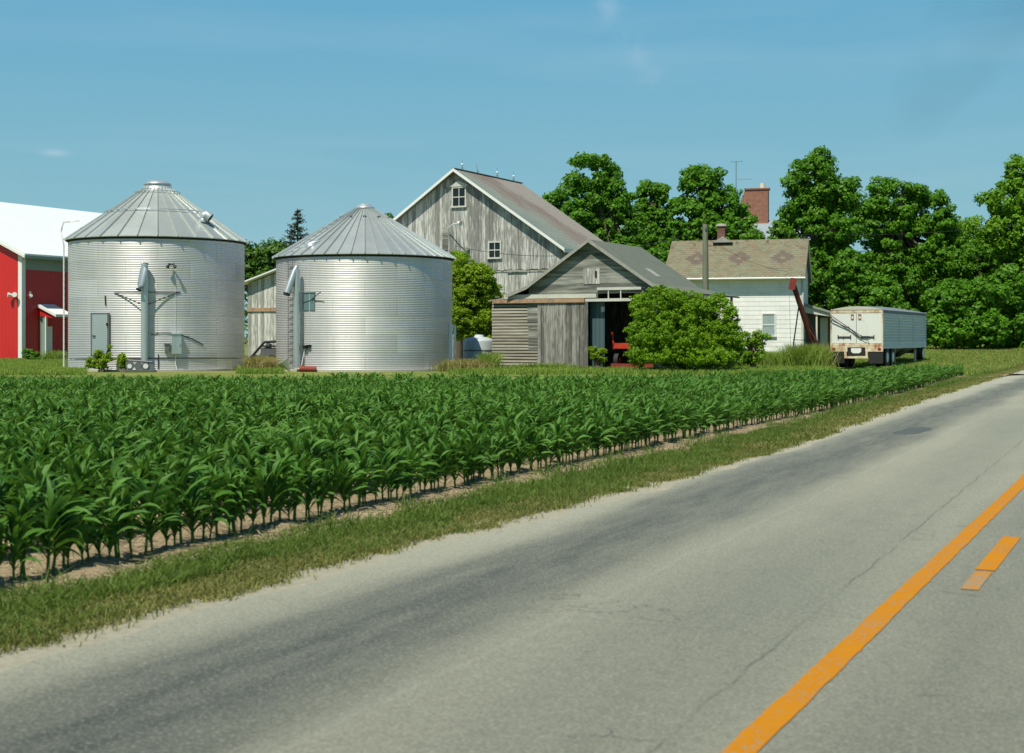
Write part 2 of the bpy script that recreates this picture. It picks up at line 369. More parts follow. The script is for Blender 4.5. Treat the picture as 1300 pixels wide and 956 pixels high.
def strip(name, mat, fl, fr, s_list, z, parent=None, rot=True, **tags):
    m = MB(); vs = []
    for s_ in s_list: vs += [(-fl(s_), s_, z), (-fr(s_), s_, z)]
    m.add(vs, [(2*i, 2*i+1, 2*i+3, 2*i+2) for i in range(len(s_list)-1)])
    o = m.build(name, mat, parent, **tags); o.rotation_euler = (0, 0, -HD); return o
sl = [-40+.5*i for i in range(100)]+[10+i*.6 for i in range(120)]+[82+12*i for i in range(30)]
jag = {}
def edge_j(s_):
    return interp(s_, EDGE)-.26+.05*sin(s_*2.3)+.05*sin(s_*5.1+1)+.04*sin(s_*.9)
strip('gravel_shoulder', 'gravel edge', lambda s_: interp(s_, EDGE)+.14+.05*sin(s_*1.9)+.04*sin(s_*4.3), lambda s_: -3.4, sl, .006, kind='structure')
strip('road', 'old asphalt', edge_j, lambda s_: -3.1, sl, .012, kind='structure')
# a field of soil, slightly lumpy
def back_D(px): return interp(px, [(-600, 36.5), (0, 37), (700, 38.5), (1000, 43), (1220, 55)])
def in_field(x, y):
    if y < 1: return True
    return y < back_D(650+F*x/y)
m = MB(); vs = []; 
Ls = [0]+[.35*i for i in range(1, 40)]+[14+2.5*i for i in range(1, 16)]
ss = [-14+.4*i for i in range(0, 125)]+[36+1.5*i for i in range(20)]
fx = {}
for j, s_ in enumerate(ss):
    for i, l_ in enumerate(Ls):
        L_ = interp(s_, CORN)-.60+l_; x, y = rw(L_, s_); x_, y_ = x, y
        bd = back_D(650+F*x/max(y, 1)) if y > 1 else 99
        if y > bd+.6: y_ = bd+.6
        h = .012+(.02*math.sin(x*7.1+y*3)+.02*math.sin(y*9.3-x*4.4)+random.uniform(0, .02)) if i > 0 else .004
        vs.append((x_, y_, .02+h if i else .004))
nl = len(Ls); m.add(vs, [(j*nl+i, j*nl+i+1, (j+1)*nl+i+1, (j+1)*nl+i) for j in range(len(ss)-1) for i in range(nl-1)], True)
m.build('field_soil', 'field soil', kind='structure')
# painted lines
ls = [-20+.5*i for i in range(200)]+[80+8*i for i in range(30)]
strip('centre_line', 'yellow road paint', lambda s_: interp(s_, YEL)+.060+random.uniform(-.004, .004), lambda s_: interp(s_, YEL)-.060+random.uniform(-.004, .004), [-20+.12*i for i in range(800)]+[77+8*i for i in range(30)], .0165, kind='structure')
def s_at(L, D): return (D-RL[1]*L)/RD[1]
dash = []
s1 = s_at(.88, 8.80); s2 = s_at(.88, 10.3)
for k, (p, q) in enumerate([(s1, s2+1.4), (s1+12.2, s1+15.2), (s1+24.4, s1+27.4), (s1+36.6, s1+39.6), (s1+48.8, s1+51.8)]):
    if k == 0: q = s2
    n_ = 6; lst = [p+(q-p)*i/n_ for i in range(n_+1)]
    strip('lane_dash', 'yellow road paint', lambda s_: interp(s_, YEL)-.31+.06, lambda s_: interp(s_, YEL)-.31-.06, lst, .0165, kind='structure')
lst = [s1-.75+.1*i for i in range(8)]
strip('worn_dash', 'worn yellow paint', lambda s_: interp(s_, YEL)-.31+.05, lambda s_: interp(s_, YEL)-.31-.05, lst, .0165, kind='structure')
m = MB(); m.prism([(-3.55, 22.2), (-3.35, 21.9), (-3.15, 22.1), (-3.08, 23.4), (-3.2, 23.8), (-3.45, 23.6)], .0130, .0150, 'xy')
o = m.build('tar_patch', 'tar patch', kind='structure'); o.rotation_euler = (0, 0, -HD)

# ------------------------------------------------------------------ blades of grass
def blades(name, mat, pts, h, w, lean=.5, **tags):
    """pts (n,3); each blade two segments, a bent tapering strip"""
    n = len(pts); hh = h*rng.uniform(.55, 1.25, n)
    if isinstance(w, float): w = np.full(n, w)
    az = rng.uniform(0, 2*PI, n); la = rng.uniform(0, 2*PI, n); le = lean*rng.uniform(.2, 1.2, n)
    u = np.stack([np.cos(az), np.sin(az), np.zeros(n)], 1)*(w*rng.uniform(.7, 1.3, n))[:, None]*.5
    d = np.stack([np.cos(la), np.sin(la), np.zeros(n)], 1)
    p1 = pts+d*(hh*le*.35)[:, None]; p1[:, 2] += hh*.6
    p2 = pts+d*(hh*le)[:, None]; p2[:, 2] += hh*np.sqrt(np.clip(1-(le*.6)**2, .2, 1))
    vs = np.stack([pts-u, pts+u, p1+u*.8, p1-u*.8, p2+u*.12, p2-u*.12], 1).reshape(-1, 3)
    b = np.arange(n)[:, None]*6
    f = np.concatenate([b+np.array([[0, 1, 2, 3]]), b+np.array([[3, 2, 4, 5]])], 0)
    return np_mesh(name, vs, f, mat, **tags)
def verge_pts(n, s0, s1, l0, l1, power=1.0):
    s_ = s0+(s1-s0)*rng.uniform(0, 1, n)**power
    e = np.interp(s_, [p[0] for p in EDGE], [p[1] for p in EDGE]); t = rng.uniform(0, 1, n)
    wob = .10*np.sin(s_*1.7)+.08*np.sin(s_*4.1+2)+.05*np.sin(s_*9.3+1)+.04*np.sin(s_*17.7)
    cn = np.interp(s_, [p[0] for p in CORN], [p[1] for p in CORN])
    lo = e+l0+wob*.5; hi = e+l1+wob
    t = t+rng.normal(0, .10, n); L = lo+(np.minimum(hi, cn-.27)-lo)*t
    x = RD[0]*s_+RL[0]*L; y = RD[1]*s_+RL[1]*L
    return np.stack([x, y, ground_z_np(x, y)+.003], 1)
def thin(P, sd_=0, cut=.45):
    x, y = P[:, 0], P[:, 1]; q = np.zeros(len(P))
    for i in range(7):
        a_ = 1.1+sd_+i*2.4; f_ = .9*1.55**i; q += np.sin((x*cos(a_)+y*sin(a_))*f_*2+i*1.7+sd_)/(1+.25*i)
    q = (q-q.min())/(q.max()-q.min()); return P[q+rng.uniform(-.18, .18, len(P)) > cut-.15]
P = thin(verge_pts(50000, 3, 22, .0, .75), 3, .72); blades('roadside_green_tufts', 'grass blades', P, .07, .008, 1.1, kind='stuff')
P = thin(verge_pts(110000, 3, 22, -.03, .66)); blades('roadside_matted_grass', 'worn grass', P, .048, .008, 1.3, kind='stuff')
P = thin(np.concatenate([verge_pts(60000, 3, 22, .42, .95), verge_pts(60000, 20, 72, .35, 1.0, 1.0)]), 2)
blades('roadside_grass', 'grass blades', P, .078, .009, 1.0, kind='stuff')
P = thin(verge_pts(16000, 3, 60, .5, 1.25), 5, .75); blades('roadside_tall_grass', 'grass blades', P, .17, .009, .8, kind='stuff')
P = thin(verge_pts(90000, 18, 110, -.03, .8)); blades('roadside_dry_grass', 'worn grass', P, .07, .018, 1.0, kind='stuff')
# yard grass in the band between the corn and the buildings and on the right
def yard_pts(n, px0, px1, d0, d1):
    D = d0+(d1-d0)*rng.uniform(0, 1, n)**.8; px = rng.uniform(px0, px1, n); x = (px-650)/F*D
    return np.stack([x, D, ground_z_np(x, D)], 1)
P = np.concatenate([yard_pts(50000, -60, 110, 56, 86), yard_pts(30000, 300, 360, 58, 84), yard_pts(60000, 570, 1060, 57, 76), yard_pts(20000, 930, 1190, 70, 86)])
blades('yard_grass', 'yard grass', P, .20, .03, .7, kind='stuff')
def right_of_verge(P):
    L = P[:, 0]*RL[0]+P[:, 1]*RL[1]; return P[L > 5.9]
P = right_of_verge(yard_pts(90000, 1120, 1400, 55, 104)); blades('meadow_grass', 'yard grass', P, .16, .035, .8, kind='stuff')
P = right_of_verge(yard_pts(30000, 1120, 1400, 56, 100)); blades('meadow_dry_grass', 'dry weeds', P, .17, .03, .8, kind='stuff')

# straw and clods on the bare soil strip
n = 26000; s_ = rng.uniform(3, 42, n); cn = np.interp(s_, [p[0] for p in CORN], [p[1] for p in CORN]); L = cn-.5+rng.uniform(0, 1.9, n)**1.2
x = RD[0]*s_+RL[0]*L; y = RD[1]*s_+RL[1]*L; c = np.stack([x, y, np.full(n, .055)], 1)
az = rng.uniform(0, PI, n); ln = rng.uniform(.02, .11, n); wd = rng.uniform(.004, .012, n)
d = np.stack([np.cos(az), np.sin(az), rng.uniform(-.15, .15, n)], 1)*ln[:, None]/2; u = np.stack([-np.sin(az), np.cos(az), np.zeros(n)], 1)*wd[:, None]/2
vs = np.stack([c-d-u, c+d-u, c+d+u, c-d+u], 1).reshape(-1, 3)
leaf_mat('straw', (.36, .29, .18), (.55, .47, .32), .1)
np_mesh('crop_residue', vs, np.arange(n*4).reshape(-1, 4), 'straw', kind='stuff')

# ------------------------------------------------------------------ corn
def corn_plant(seg, nl, H, seed):
    r = np.random.default_rng(seed); vs = []; fs = []
    az0 = r.uniform(0, 2*PI)
    # stalk
    hs = H*.52; k = 5; zs = [0, hs*.5, hs]; rs = [.010, .009, .006]; o = 0
    for z, rr in zip(zs, rs):
        for q in range(k): vs.append((rr*cos(2*PI*q/k), rr*sin(2*PI*q/k), z))
    for i in range(2):
        for q in range(k): fs.append((i*k+q, i*k+(q+1) % k, (i+1)*k+(q+1) % k, (i+1)*k+q))
    for i in range(nl):
        t = i/(nl-1); z0 = hs*(.26+.74*t); az = az0+PI*i+r.uniform(-.75, .75)
        ln = (.115+.175*sin(PI*min(1, .25+t*.62)))*H/.62*r.uniform(.85, 1.15); wd = (.0105+.0095*sin(PI*(.2+.6*t)))*H/.62
        e0 = R(r.uniform(48, 66)+22*t); droop = R(r.uniform(80, 150))*(1-.45*t*r.uniform(.5, 1.2)); tw = r.uniform(-1.7, 1.7)
        p = np.array([0, 0, z0], float); dirh = np.array([cos(az), sin(az), 0]); side0 = np.array([-sin(az), cos(az), 0]); base = len(vs)
        for j in range(seg+1):
            q = j/seg; el = e0-droop*q**1.35; tan = dirh*cos(el)+np.array([0, 0, sin(el)]); up = -dirh*sin(el)+np.array([0, 0, cos(el)])
            a_ = tw*q; side = side0*cos(a_)+up*sin(a_)*(1+.0*q); w = wd*(1+.18*sin(q*19+az*3))*(.55+1.1*q if q < .35 else 1.0*(1-((q-.35)/.65)**1.8)+.03)
            fold = .38*w*(1-.5*q)
            vs += [tuple(p-side*w+up*fold), tuple(p), tuple(p+side*w+up*fold)]
            p = p+tan*ln/seg
        for j in range(seg):
            b = base+3*j; fs += [(b, b+1, b+4, b+3), (b+1, b+2, b+5, b+4)]
    return np.array(vs), np.array(fs)
hi = [corn_plant(6, 19, .71, 100+i) for i in range(16)]
lo = [corn_plant(4, 12, .64, 200+i) for i in range(8)]
pos = []
for k in range(0, 75):
    step = .085; s_ = -2.0
    while s_ < 62:
        s_ += step*random.uniform(.75, 1.3); L_ = interp(s_, CORN)+.76*k+random.gauss(0, .03)
        x, y = rw(L_, s_)
        if y < 4.5 or y > 58 or random.random() < .03: continue
        px = 650+F*x/y
        if px < -140 or px > 1420 or y > back_D(px): continue
        sc = random.uniform(.72, 1.14)*(.92 if k == 0 else 1.0)*(1+.07*sin(x*.5)*cos(y*.4))
        pos.append((x, y, random.uniform(0, 2*PI), sc, px, k))
pos.sort(key=lambda p: p[1]+(0 if -20 < p[4] < 1320 else 1000))
corn_me = []
for v_, f_ in hi:
    me = bpy.data.meshes.new('corn_plant'); me.from_pydata(v_.tolist(), [], f_.tolist()); me.materials.append(M['corn leaves'])
    me.polygons.foreach_set('use_smooth', [True]*len(f_)); corn_me.append(me)
for i, (x, y, az, sc, px, k) in enumerate(pos[:300]):
    o = bpy.data.objects.new('corn_plant', corn_me[i % 16]); COL.objects.link(o); o.location = (x, y, .02)
    o.rotation_euler = (random.uniform(-.12, .12), random.uniform(-.12, .12), az); o.scale = (sc, sc, sc)
    o['label'] = 'young green corn plant growing at the near left front of the field'; o['category'] = 'corn plant'; o['group'] = 'corn plants in the front of the field'
def merge(plist, protos):
    out_v = []; out_f = []; off = 0
    for j, pr in enumerate(protos):
        sel = [p for i, p in enumerate(plist) if i % len(protos) == j]
        if not sel: continue
        A = np.array([[p[0], p[1], p[2], p[3]] for p in sel]); v_, f_ = pr
        ca, sa = np.cos(A[:, 2])[:, None], np.sin(A[:, 2])[:, None]; sc = A[:, 3][:, None]
        X = (v_[None, :, 0]*ca-v_[None, :, 1]*sa)*sc+A[:, 0][:, None]; Y = (v_[None, :, 0]*sa+v_[None, :, 1]*ca)*sc+A[:, 1][:, None]; Z = v_[None, :, 2]*sc+.02
        out_v.append(np.stack([X, Y, Z], 2).reshape(-1, 3))
        out_f.append((f_[None]+(np.arange(len(sel))*len(v_))[:, None, None]).reshape(-1, 4)+off); off += len(sel)*len(v_)
    return np.concatenate(out_v), np.concatenate(out_f)
rest = pos[300:]; near = [p for p in rest if p[1] < 22]; farc = [p for p in rest if p[1] >= 22]
v1, f1 = merge(near, hi); v2, f2 = merge(farc, lo)
np_mesh('corn_field', np.concatenate([v1, v2]), np.concatenate([f1, f2+len(v1)]), 'corn leaves', smooth=True, kind='stuff')
print('corn', len(pos), 'near', len(near))

# ------------------------------------------------------------------ grain bins
def grain_bin(px, label, Rr, H, zpeak, rcap, nribs, roofmat):
    Yc = 66.0; Xc = (px-650)/27.35; t = thing('grain_bin', label, 'grain bin', (Xc, Yc, 0), math.atan2(-Xc, Yc), 'steel grain bins')
    m = MB(); prof = []; z = .1; p = .078; n = int((H-.1)/p)*6
    for i in range(n+1):
        prof.append((Rr+.0075*cos(2*PI*i/6), z)); z += p/6
    m.lathe(prof, 144); m.build('wall', 'galvanised wall', t)
    m = MB(); m.lathe([(Rr+.18, -.1), (Rr+.18, .1), (Rr-.1, .105)], 72, smooth=False); m.build('foundation', 'concrete', t)
    m = MB(); re = Rr+.14; ze = H-.02; v = []; f = []
    for i in range(nribs):
        a0 = 2*PI*i/nribs; a1 = 2*PI*(i+1)/nribs; am = (a0+a1)/2
        def P_(r, a_, z_): return (r*sin(a_), -r*cos(a_), z_)
        m.add([P_(re, a0, ze), P_(re, a1, ze), P_(rcap, a1, zpeak), P_(rcap, a0, zpeak)], [(0, 1, 2, 3)])
        m.add([P_(re-.01, a0, ze-.025), P_(re-.01, a1, ze-.025), P_(re, a1, ze), P_(re, a0, ze)], [(0, 1, 2, 3)])
        # raised rib along the joint
        w = .028; hgt = .075; tang = Vector((cos(a0), sin(a0), 0)); A = Vector(P_(re+.03, a0, ze-.02)); B = Vector(P_(rcap, a0, zpeak))
        nrm = (B-A).cross(tang).normalized(); nrm = nrm if nrm.z > 0 else -nrm
        m.add([A-tang*w, A+tang*w, B+tang*w*.6, B-tang*w*.6, A-tang*w*.5+nrm*hgt, A+tang*w*.5+nrm*hgt, B+tang*w*.3+nrm*hgt*.7, B-tang*w*.3+nrm*hgt*.7],
              [(0, 4, 7, 3), (4, 5, 6, 7), (5, 1, 2, 6), (0, 1, 5, 4), (3, 7, 6, 2)])
    m.build('roof', roofmat, t)
    m = MB(); m.lathe([(Rr+.015, H-.12), (Rr+.015, H-.015), (Rr+.12, H-.012)], 96); m.build('eave_gap_shade', 'dark interior', t)  # solid dark ring, painted as the shade in the gap under the eave
    return t
def bpt(cpx, Rr, px, py, off=0.0):
    """point on a bin's front wall seen at photo position px, py"""
    r = Rr+off; ph = math.asin(max(-1, min(1, (px-cpx)/(r*28.2))));  dep = 66-Rr*cos(ph); ph = math.asin(max(-1, min(1, (px-cpx)*dep/(r*F)))); z = CAMH+(430-py)*dep/F
    return Vector((r*sin(ph), -r*cos(ph), z))
RA = 3.97
b1 = grain_bin(200, 'taller steel grain bin left of the other one, beside the red shed', RA, 5.95, 8.42, .60, 30, 'galvanised roof')
m = MB(); m.lathe([(.70, 8.36), (.64, 8.50), (.56, 8.52), (.56, 8.56), (.64, 8.58), (.62, 8.64), (.42, 8.74), (.30, 8.79), (.01, 8.80)], 28); m.build('roof_cap', 'galvanised part', b1)
m = MB()
for k in range(48):
    a0 = 2*PI*k/48; a1 = 2*PI*(k+1)/48; r = 2.38; z = 7.28
    m.tube([(r*sin(a0), -r*cos(a0), z), (r*sin(a1), -r*cos(a1), z)], .022, 5, False)
for k in range(30):
    a0 = 2*PI*k/30; m.tube([(2.42*sin(a0), -2.42*cos(a0), 7.02), (2.38*sin(a0), -2.38*cos(a0), 7.28)], .018, 4, False)
m.build('roof_railing', 'galvanised part', b1); m = MB()
for k in range(36):
    a0 = 2*PI*k/36; a1 = 2*PI*(k+1)/36; r = 1.02; z = 8.24
    m.tube([(r*sin(a0), -r*cos(a0), z), (r*sin(a1), -r*cos(a1), z)], .02, 5, False)
m.build('roof_hoop', 'galvanised part', b1)
vt = Vector((1.92, -2.15, 0)); rr = vt.length; zz = 8.42-(rr-.60)*(8.42-5.95)/(RA+.14-.60)
m = MB(); m.tube([(vt.x, vt.y, zz-.1), (vt.x, vt.y, zz+.10), (vt.x+.05, vt.y-.03, zz+.22), (vt.x+.22, vt.y-.06, zz+.24), (vt.x+.40, vt.y-.10, zz+.10)], .23, 14); m.build('roof_vent', 'galvanised part', b1)
m = MB(); e = Vector((vt.x+.402, vt.y-.10, zz+.098)); m.tube([e, e+Vector((.012, -.003, -.009))], .19, 14); m.build('vent_mouth', 'dark interior', b1)
# door
c = bpt(200, RA, 130, 425, .05); ang = math.atan2(c.x, -c.y); Mx = Matrix.Translation(c) @ Matrix.Rotation(ang, 4, 'Z')
d = MB(); d.obox(Mx, .84, .08, 1.78); door = d.build('access_door', 'galvanised part', b1)
d = MB(); 
for (xx, zz_, sx, sz) in ((0, .93, 1.0, .06), (0, -.93, 1.0, .06), (-.47, 0, .06, 1.86), (.47, 0, .06, 1.86)): d.obox(Mx @ Matrix.Translation((xx, .0, zz_)), sx, .06, sz)
d.build('door_frame', 'grey iron', door)
d = MB(); d.obox(Mx @ Matrix.Translation((-.30, -.075, -.05)), .16, .05, .04); d.obox(Mx @ Matrix.Translation((.42, -.07, .45)), .06, .05, .12); d.build('latch', 'dark iron', door)
# unloading pipe and braces
p0 = bpt(200, RA, 184, 466, .26); p1 = p0.copy(); p1.z = bpt(200, RA, 184, 352, .4).z; top = p0.copy(); top.z = bpt(200, RA, 182, 335, .4).z
m = MB(); m.tube([p0, p1, top], .155, 14)
el = top+Vector((-.1, -.18, -.62)); m.tube([top+Vector((.03, 0, 0)), top+Vector((-.02, -.08, -.25)), top+Vector((-.16, -.2, -.95)), top+Vector((-.24, -.26, -1.15))], [.155, .16, .15, .13], 12)
m.build('unloading_pipe', 'galvanised part', b1)
m = MB(); q = top+Vector((-.24, -.26, -1.15)); m.tube([q, q+Vector((-.008, -.006, -.02))], .115, 12); m.build('pipe_mouth', 'dark interior', b1)
m = MB(); hub = Vector((p0.x, p0.y, bpt(200, RA, 184, 388).z))
for (a_, b_) in ((147, 372), (228, 370)): m.tube([hub, bpt(200, RA, a_, b_, .02)], .022, 5)
h2 = bpt(200, RA, 147, 372, .03); h3 = bpt(200, RA, 228, 370, .03); m.tube([bpt(200, RA, 147+81*i/8, 371, .03) for i in range(9)], .012, 4)
m.build('pipe_brace', 'dark iron', b1)
def wallbox(b, cpx, Rr, x0, x1, y0, y1, th, nm, mat):
    c = bpt(cpx, Rr, (x0+x1)/2, (y0+y1)/2, th/2+.01); ang = math.atan2(c.x, -c.y); k = 1/28.5
    mm = MB(); Mt = Matrix.Translation(c) @ Matrix.Rotation(ang, 4, 'Z'); mm.obox(Mt, (x1-x0)*k, th, (y1-y0)*k)
    mm.obox(Mt @ Matrix.Translation((0, -th*.05, (y1-y0)*k/2)), (x1-x0)*k+.05, th+.05, .03)
    mm.obox(Mt @ Matrix.Translation(((x1-x0)*k*.3, -th/2-.015, 0)), .03, .03, .12); return mm.build(nm, mat, b)
wallbox(b1, 200, RA, 217, 229, 424, 449, .2, 'control_box', 'galvanised part')
wallbox(b1, 200, RA, 209, 215, 437, 447, .14, 'meter_box', 'grey iron')
m = MB()
m.tube([bpt(200, RA, 222, 449, .08), bpt(200, RA, 222, 462, .1), bpt(200, RA, 225, 472, .14)], .02, 6)
m.tube([bpt(200, RA, 222, 427, .03), bpt(200, RA, 222, 342, .02)], .010, 4)
m.build('conduit', 'white plastic', b1)
m = MB(); m.tube([bpt(200, RA, 92+213*i/24+.8, 455, .025) for i in range(25)], .016, 4); m.tube([bpt(200, RA, 229, 425, .03), bpt(200, RA, 243, 430, .03), bpt(200, RA, 257, 438, .03)], .02, 4)
m.tube([bpt(200, RA, 217, 423, .03), bpt(200, RA, 205, 422, .03), bpt(200, RA, 192, 425, .03)], .014, 4)
m.build('cable', 'cable', b1)
m = MB()
for sx in (-1, 1):
    c = bpt(200, RA, 217, 336, .1); m.tube([c, c+Vector((sx*.09, -.1, .02)), c+Vector((sx*.17, -.16, -.12))], [.03, .04, .085], 8)
m.build('flood_light', 'dark iron', b1)
m = MB(); c = bpt(200, RA, 173, 463, .55)
for i, (dx, dz, r) in enumerate([(-.22, -.02, .19), (.12, -.05, .17), (.42, -.12, .2), (.66, -.1, .15)]):
    m.tube([c+Vector((dx, -.15, dz)), c+Vector((dx, .3, dz))], r, 12)
m.box(c.x-.45, c.x+.85, c.y-.2, c.y+.35, .02, .12); m.tube([c+Vector((-.4, 0, .2)), c+Vector((.7, 0, .12))], .05, 8)
m.build('auger_motor', 'grey iron', b1)
for i, (x, r) in enumerate([(-.24, .1), (.43, .11)]):
    m = MB(); m.tube([c+Vector((x, -.19, -.05)), c+Vector((x, -.16, -.05))], r, 12); m.build('motor_cover', 'white plastic', b1)
# ladder on the left edge of the taller bin
m = MB(); ph = R(-86); rx, ry = (RA+.18)*sin(ph), -(RA+.18)*cos(ph)
for dy in (-.22, .22):
    m.tube([(rx, ry+dy, .15), (rx, ry+dy, 5.7), (rx-.12, ry+dy, 6.3), (rx-.02, ry+dy, 6.75), (rx+.7, ry+dy, 6.85)], .022, 6)
for k in range(20): m.tube([(rx, ry-.22, .4+k*.28), (rx, ry+.22, .4+k*.28)], .014, 5)
m.build('ladder', 'white plastic', b1)
m = MB(); m.tube([bpt(200, RA, 136, 376, .03), bpt(200, RA, 136.5, 388, .03)], .03, 5); m.tube([bpt(200, RA, 201, 450, .04), bpt(200, RA, 201, 470, .04)], .02, 5); m.build('strap', 'dark iron', b1)

RB = 4.06
b2 = grain_bin(463, 'shorter and wider steel grain bin right of the other one, in front of the barn', RB, 5.17, 7.50, .38, 44, 'galvanised old roof')
m = MB(); m.lathe([(.42, 7.44), (.50, 7.5), (.42, 7.56), (.30, 7.66), (.26, 7.70), (.01, 7.72)], 24); m.build('roof_cap', 'galvanised part', b2)
m = MB()
for k in range(22):
    a0 = 2*PI*k/22
    if k % 2: continue
    m.obox(Matrix.Translation((1.2*sin(a0), -1.2*cos(a0), 7.50-(1.2-.38)*.61+.05)) @ Matrix.Rotation(a0, 4, 'Z'), .16, .07, .05)
m.build('roof_cleat', 'grey iron', b2)
m = MB()   # roof ladder running up the left slope
for sx in (-.16, .16):
    a0 = R(-52+sx*4); m.tube([((RB)*sin(a0)+sx*.7, -RB*cos(a0)+sx, 5.28), (1.0*sin(a0)+sx*.7, -1.0*cos(a0)+sx, 7.20)], .022, 5)
for k in range(10):
    t_ = k/10; a0 = R(-52); r = RB+(1.0-RB)*t_; z = 5.28+(7.2-5.28)*t_+.03; m.tube([(r*sin(a0)-.13, -r*cos(a0)-.18, z), (r*sin(a0)+.13, -r*cos(a0)+.18, z)], .02, 5)
m.build('roof_ladder', 'galvanised part', b2)
m = MB(); c = Vector((-2.35, -2.45, 5.55)); m.tube([c+Vector((-.3, 0, -.02)), c+Vector((-.1, -.1, .14)), c+Vector((.3, -.05, .22)), c+Vector((.5, .1, .3))], .05, 6); m.lathe([(.30, 5.42), (.30, 5.66), (.24, 5.70), (.01, 5.71)], 18, (c.x, c.y)); m.build('roof_hatch', 'galvanised part', b2)
p0 = bpt(463, RB, 378, 466, .35); top = p0.copy(); top.z = bpt(463, RB, 376, 343, .3).z; p1 = top.copy()
m = MB(); m.tube([p0, top], .15, 14); m.tube([top+Vector((0, 0, .12)), top+Vector((-.1, -.05, -.1)), top+Vector((-.42, -.2, -1.05))], [.10, .13, .17], 12); m.tube([top+Vector((0, 0, -.1)), top+Vector((0, 0, .16))], .09, 10)
m.build('unloading_pipe', 'galvanised part', b2)
m = MB(); q = top+Vector((-.42, -.2, -1.05)); m.tube([q, q+Vector((-.02, -.01, -.09))], .15, 12); m.build('pipe_mouth', 'dark interior', b2)
m = MB()
for xx in (367, 372):
    a_ = bpt(463, RB, xx, 466, .12); b_ = a_.copy(); b_.z = 5.0; m.tube([a_, b_], .02, 5)
for k in range(17):
    z = .35+k*.28; a_ = bpt(463, RB, 367, 466, .12); b_ = bpt(463, RB, 372, 466, .12); a_.z = b_.z = z; m.tube([a_, b_], .016, 5)
m.build('ladder', 'grey iron', b2)
wallbox(b2, 463, RB, 383, 402, 372, 394, .025, 'dark_sheet', 'dark teal sheet')  # thin dark teal sheet set on the bin wall
m = MB(); hub = Vector((p0.x, p0.y, bpt(463, RB, 378, 371).z)); e1 = bpt(463, RB, 408, 371, .25); m.tube([hub, e1], .016, 5); m.tube([e1, bpt(463, RB, 395, 381, .02)], .02, 5); m.build('pipe_brace', 'grey iron', b2)
wallbox(b2, 463, RB, 386, 391, 439, 442.5, .15, 'switch_box', 'dark iron'); wallbox(b2, 463, RB, 391, 395, 438, 441, .1, 'switch_box', 'dark iron')
m = MB(); m.tube([bpt(463, RB, 388, 442, .07), bpt(463, RB, 385, 456, .12), bpt(463, RB, 384, 464, .25)], .018, 5); m.tube([bpt(463, RB, 393.5, 440, .03), bpt(463, RB, 393.5, 331, .03)], .011, 4); m.build('conduit', 'white plastic', b2)
c = bpt(463, RB, 378, 467, .55)
m = MB(); m.tube([c+Vector((.15, -.1, -.03)), c+Vector((.85, -.2, -.05))], .13, 12); m.build('auger_motor', 'dull red', b2)
m = MB(); m.lathe([(.02, .0), (.05, .1), (.28, .55), (.30, .56), (.27, .54)], 4); o = m.build('intake_hopper', 'white plastic', b2); o.location = (c.x-.25, c.y-.3, .02); o.rotation_euler = (0, R(-38), 0)
m = MB(); c = bpt(463, RB, 573, 430, .1); 
m = MB(); m.obox(Matrix.Translation((3.90, -1.35, 1.25)) @ Matrix.Rotation(R(2), 4, 'Y'), .16, .05, 1.75); m.obox(Matrix.Translation((4.10, -1.2, 1.2)) @ Matrix.Rotation(R(2), 4, 'Y'), .10, .05, 1.7)
m.build('side_chute', 'white plastic', b2)

# ------------------------------------------------------------------ weathered barn
HB = R(27); BD = (sin(HB), cos(HB)); BL = (-cos(HB), sin(HB))
def vboards(mb, x0, x1, zb, ztf, bw, y0=0.0, th=.03, skip=()):
    n = int(round((x1-x0)/bw)); w = (x1-x0)/n
    for i in range(n):
        a_ = x0+i*w+.004; b_ = x0+(i+1)*w-random.uniform(.003, .012); dy = random.uniform(-.008, .008); zz0 = zb+(random.uniform(-.03, .03))
        pts = [(a_, zz0), (b_, zz0), (b_, ztf(b_))]
        if (a_ < 0 < b_) : pts.append((0, ztf(0)))
        pts.append((a_, ztf(a_))); mb.prism(pts, y0-th+dy, y0+dy)
def window(parent, x0, x1, z0, z1, y, mat_frame, cols=2, rows=2, pane='window glass', fw=.09, label=None):
    m = MB(); t = .06
    m.box(x0-fw, x1+fw, y-t, y, z1, z1+fw); m.box(x0-fw-.04, x1+fw+.04, y-t-.05, y, z0-fw, z0); m.box(x0-fw, x0, y-t, y, z0, z1); m.box(x1, x1+fw, y-t, y, z0, z1)
    for i in range(1, cols): c = x0+(x1-x0)*i/cols; m.box(c-.022, c+.022, y-.045, y-.004, z0, z1)
    for j in range(1, rows): c = z0+(z1-z0)*j/rows; m.box(x0, x1, y-.049, y-.002, c-.028, c+.028)
    w = m.build('window', mat_frame, parent); m = MB(); m.box(x0+.001, x1-.001, y-.02, y-.008, z0+.001, z1-.001); m.build('pane', pane, w)
    return w
def gable_roof(mb, w, eave, peak, y0, y1, ov=.4, th=.09, m_=None):
    sl_ = (peak-eave)/w; xe = w+ov; ze = eave-ov*sl_
    mb.prism([(-xe, ze+.02), (0, peak+.02), (0, peak+.02+th), (-xe, ze+.02+th)], y0, y1); mb.prism([(0, peak+.02), (xe, ze+.02), (xe, ze+.02+th), (0, peak+.02+th)], y0, y1)
D0 = 82.0; X0 = 62*D0/F; w = 6.86; bx, by = X0+w*BL[0], D0+w*BL[1]
barn = thing('barn', 'big weathered grey plank barn with a rusty roof behind the two grain bins', 'barn', (bx, by, .08), -HB)
EV, PK, LB = 6.73, 11.41, 8.2; slp = (PK-EV)/w; zt = lambda x: PK-abs(x)*slp-.01
SEAM = 5.42
m = MB(); vboards(m, -w, w, SEAM, zt, .245); wl = m.build('gable_wall', 'barn boards', barn)
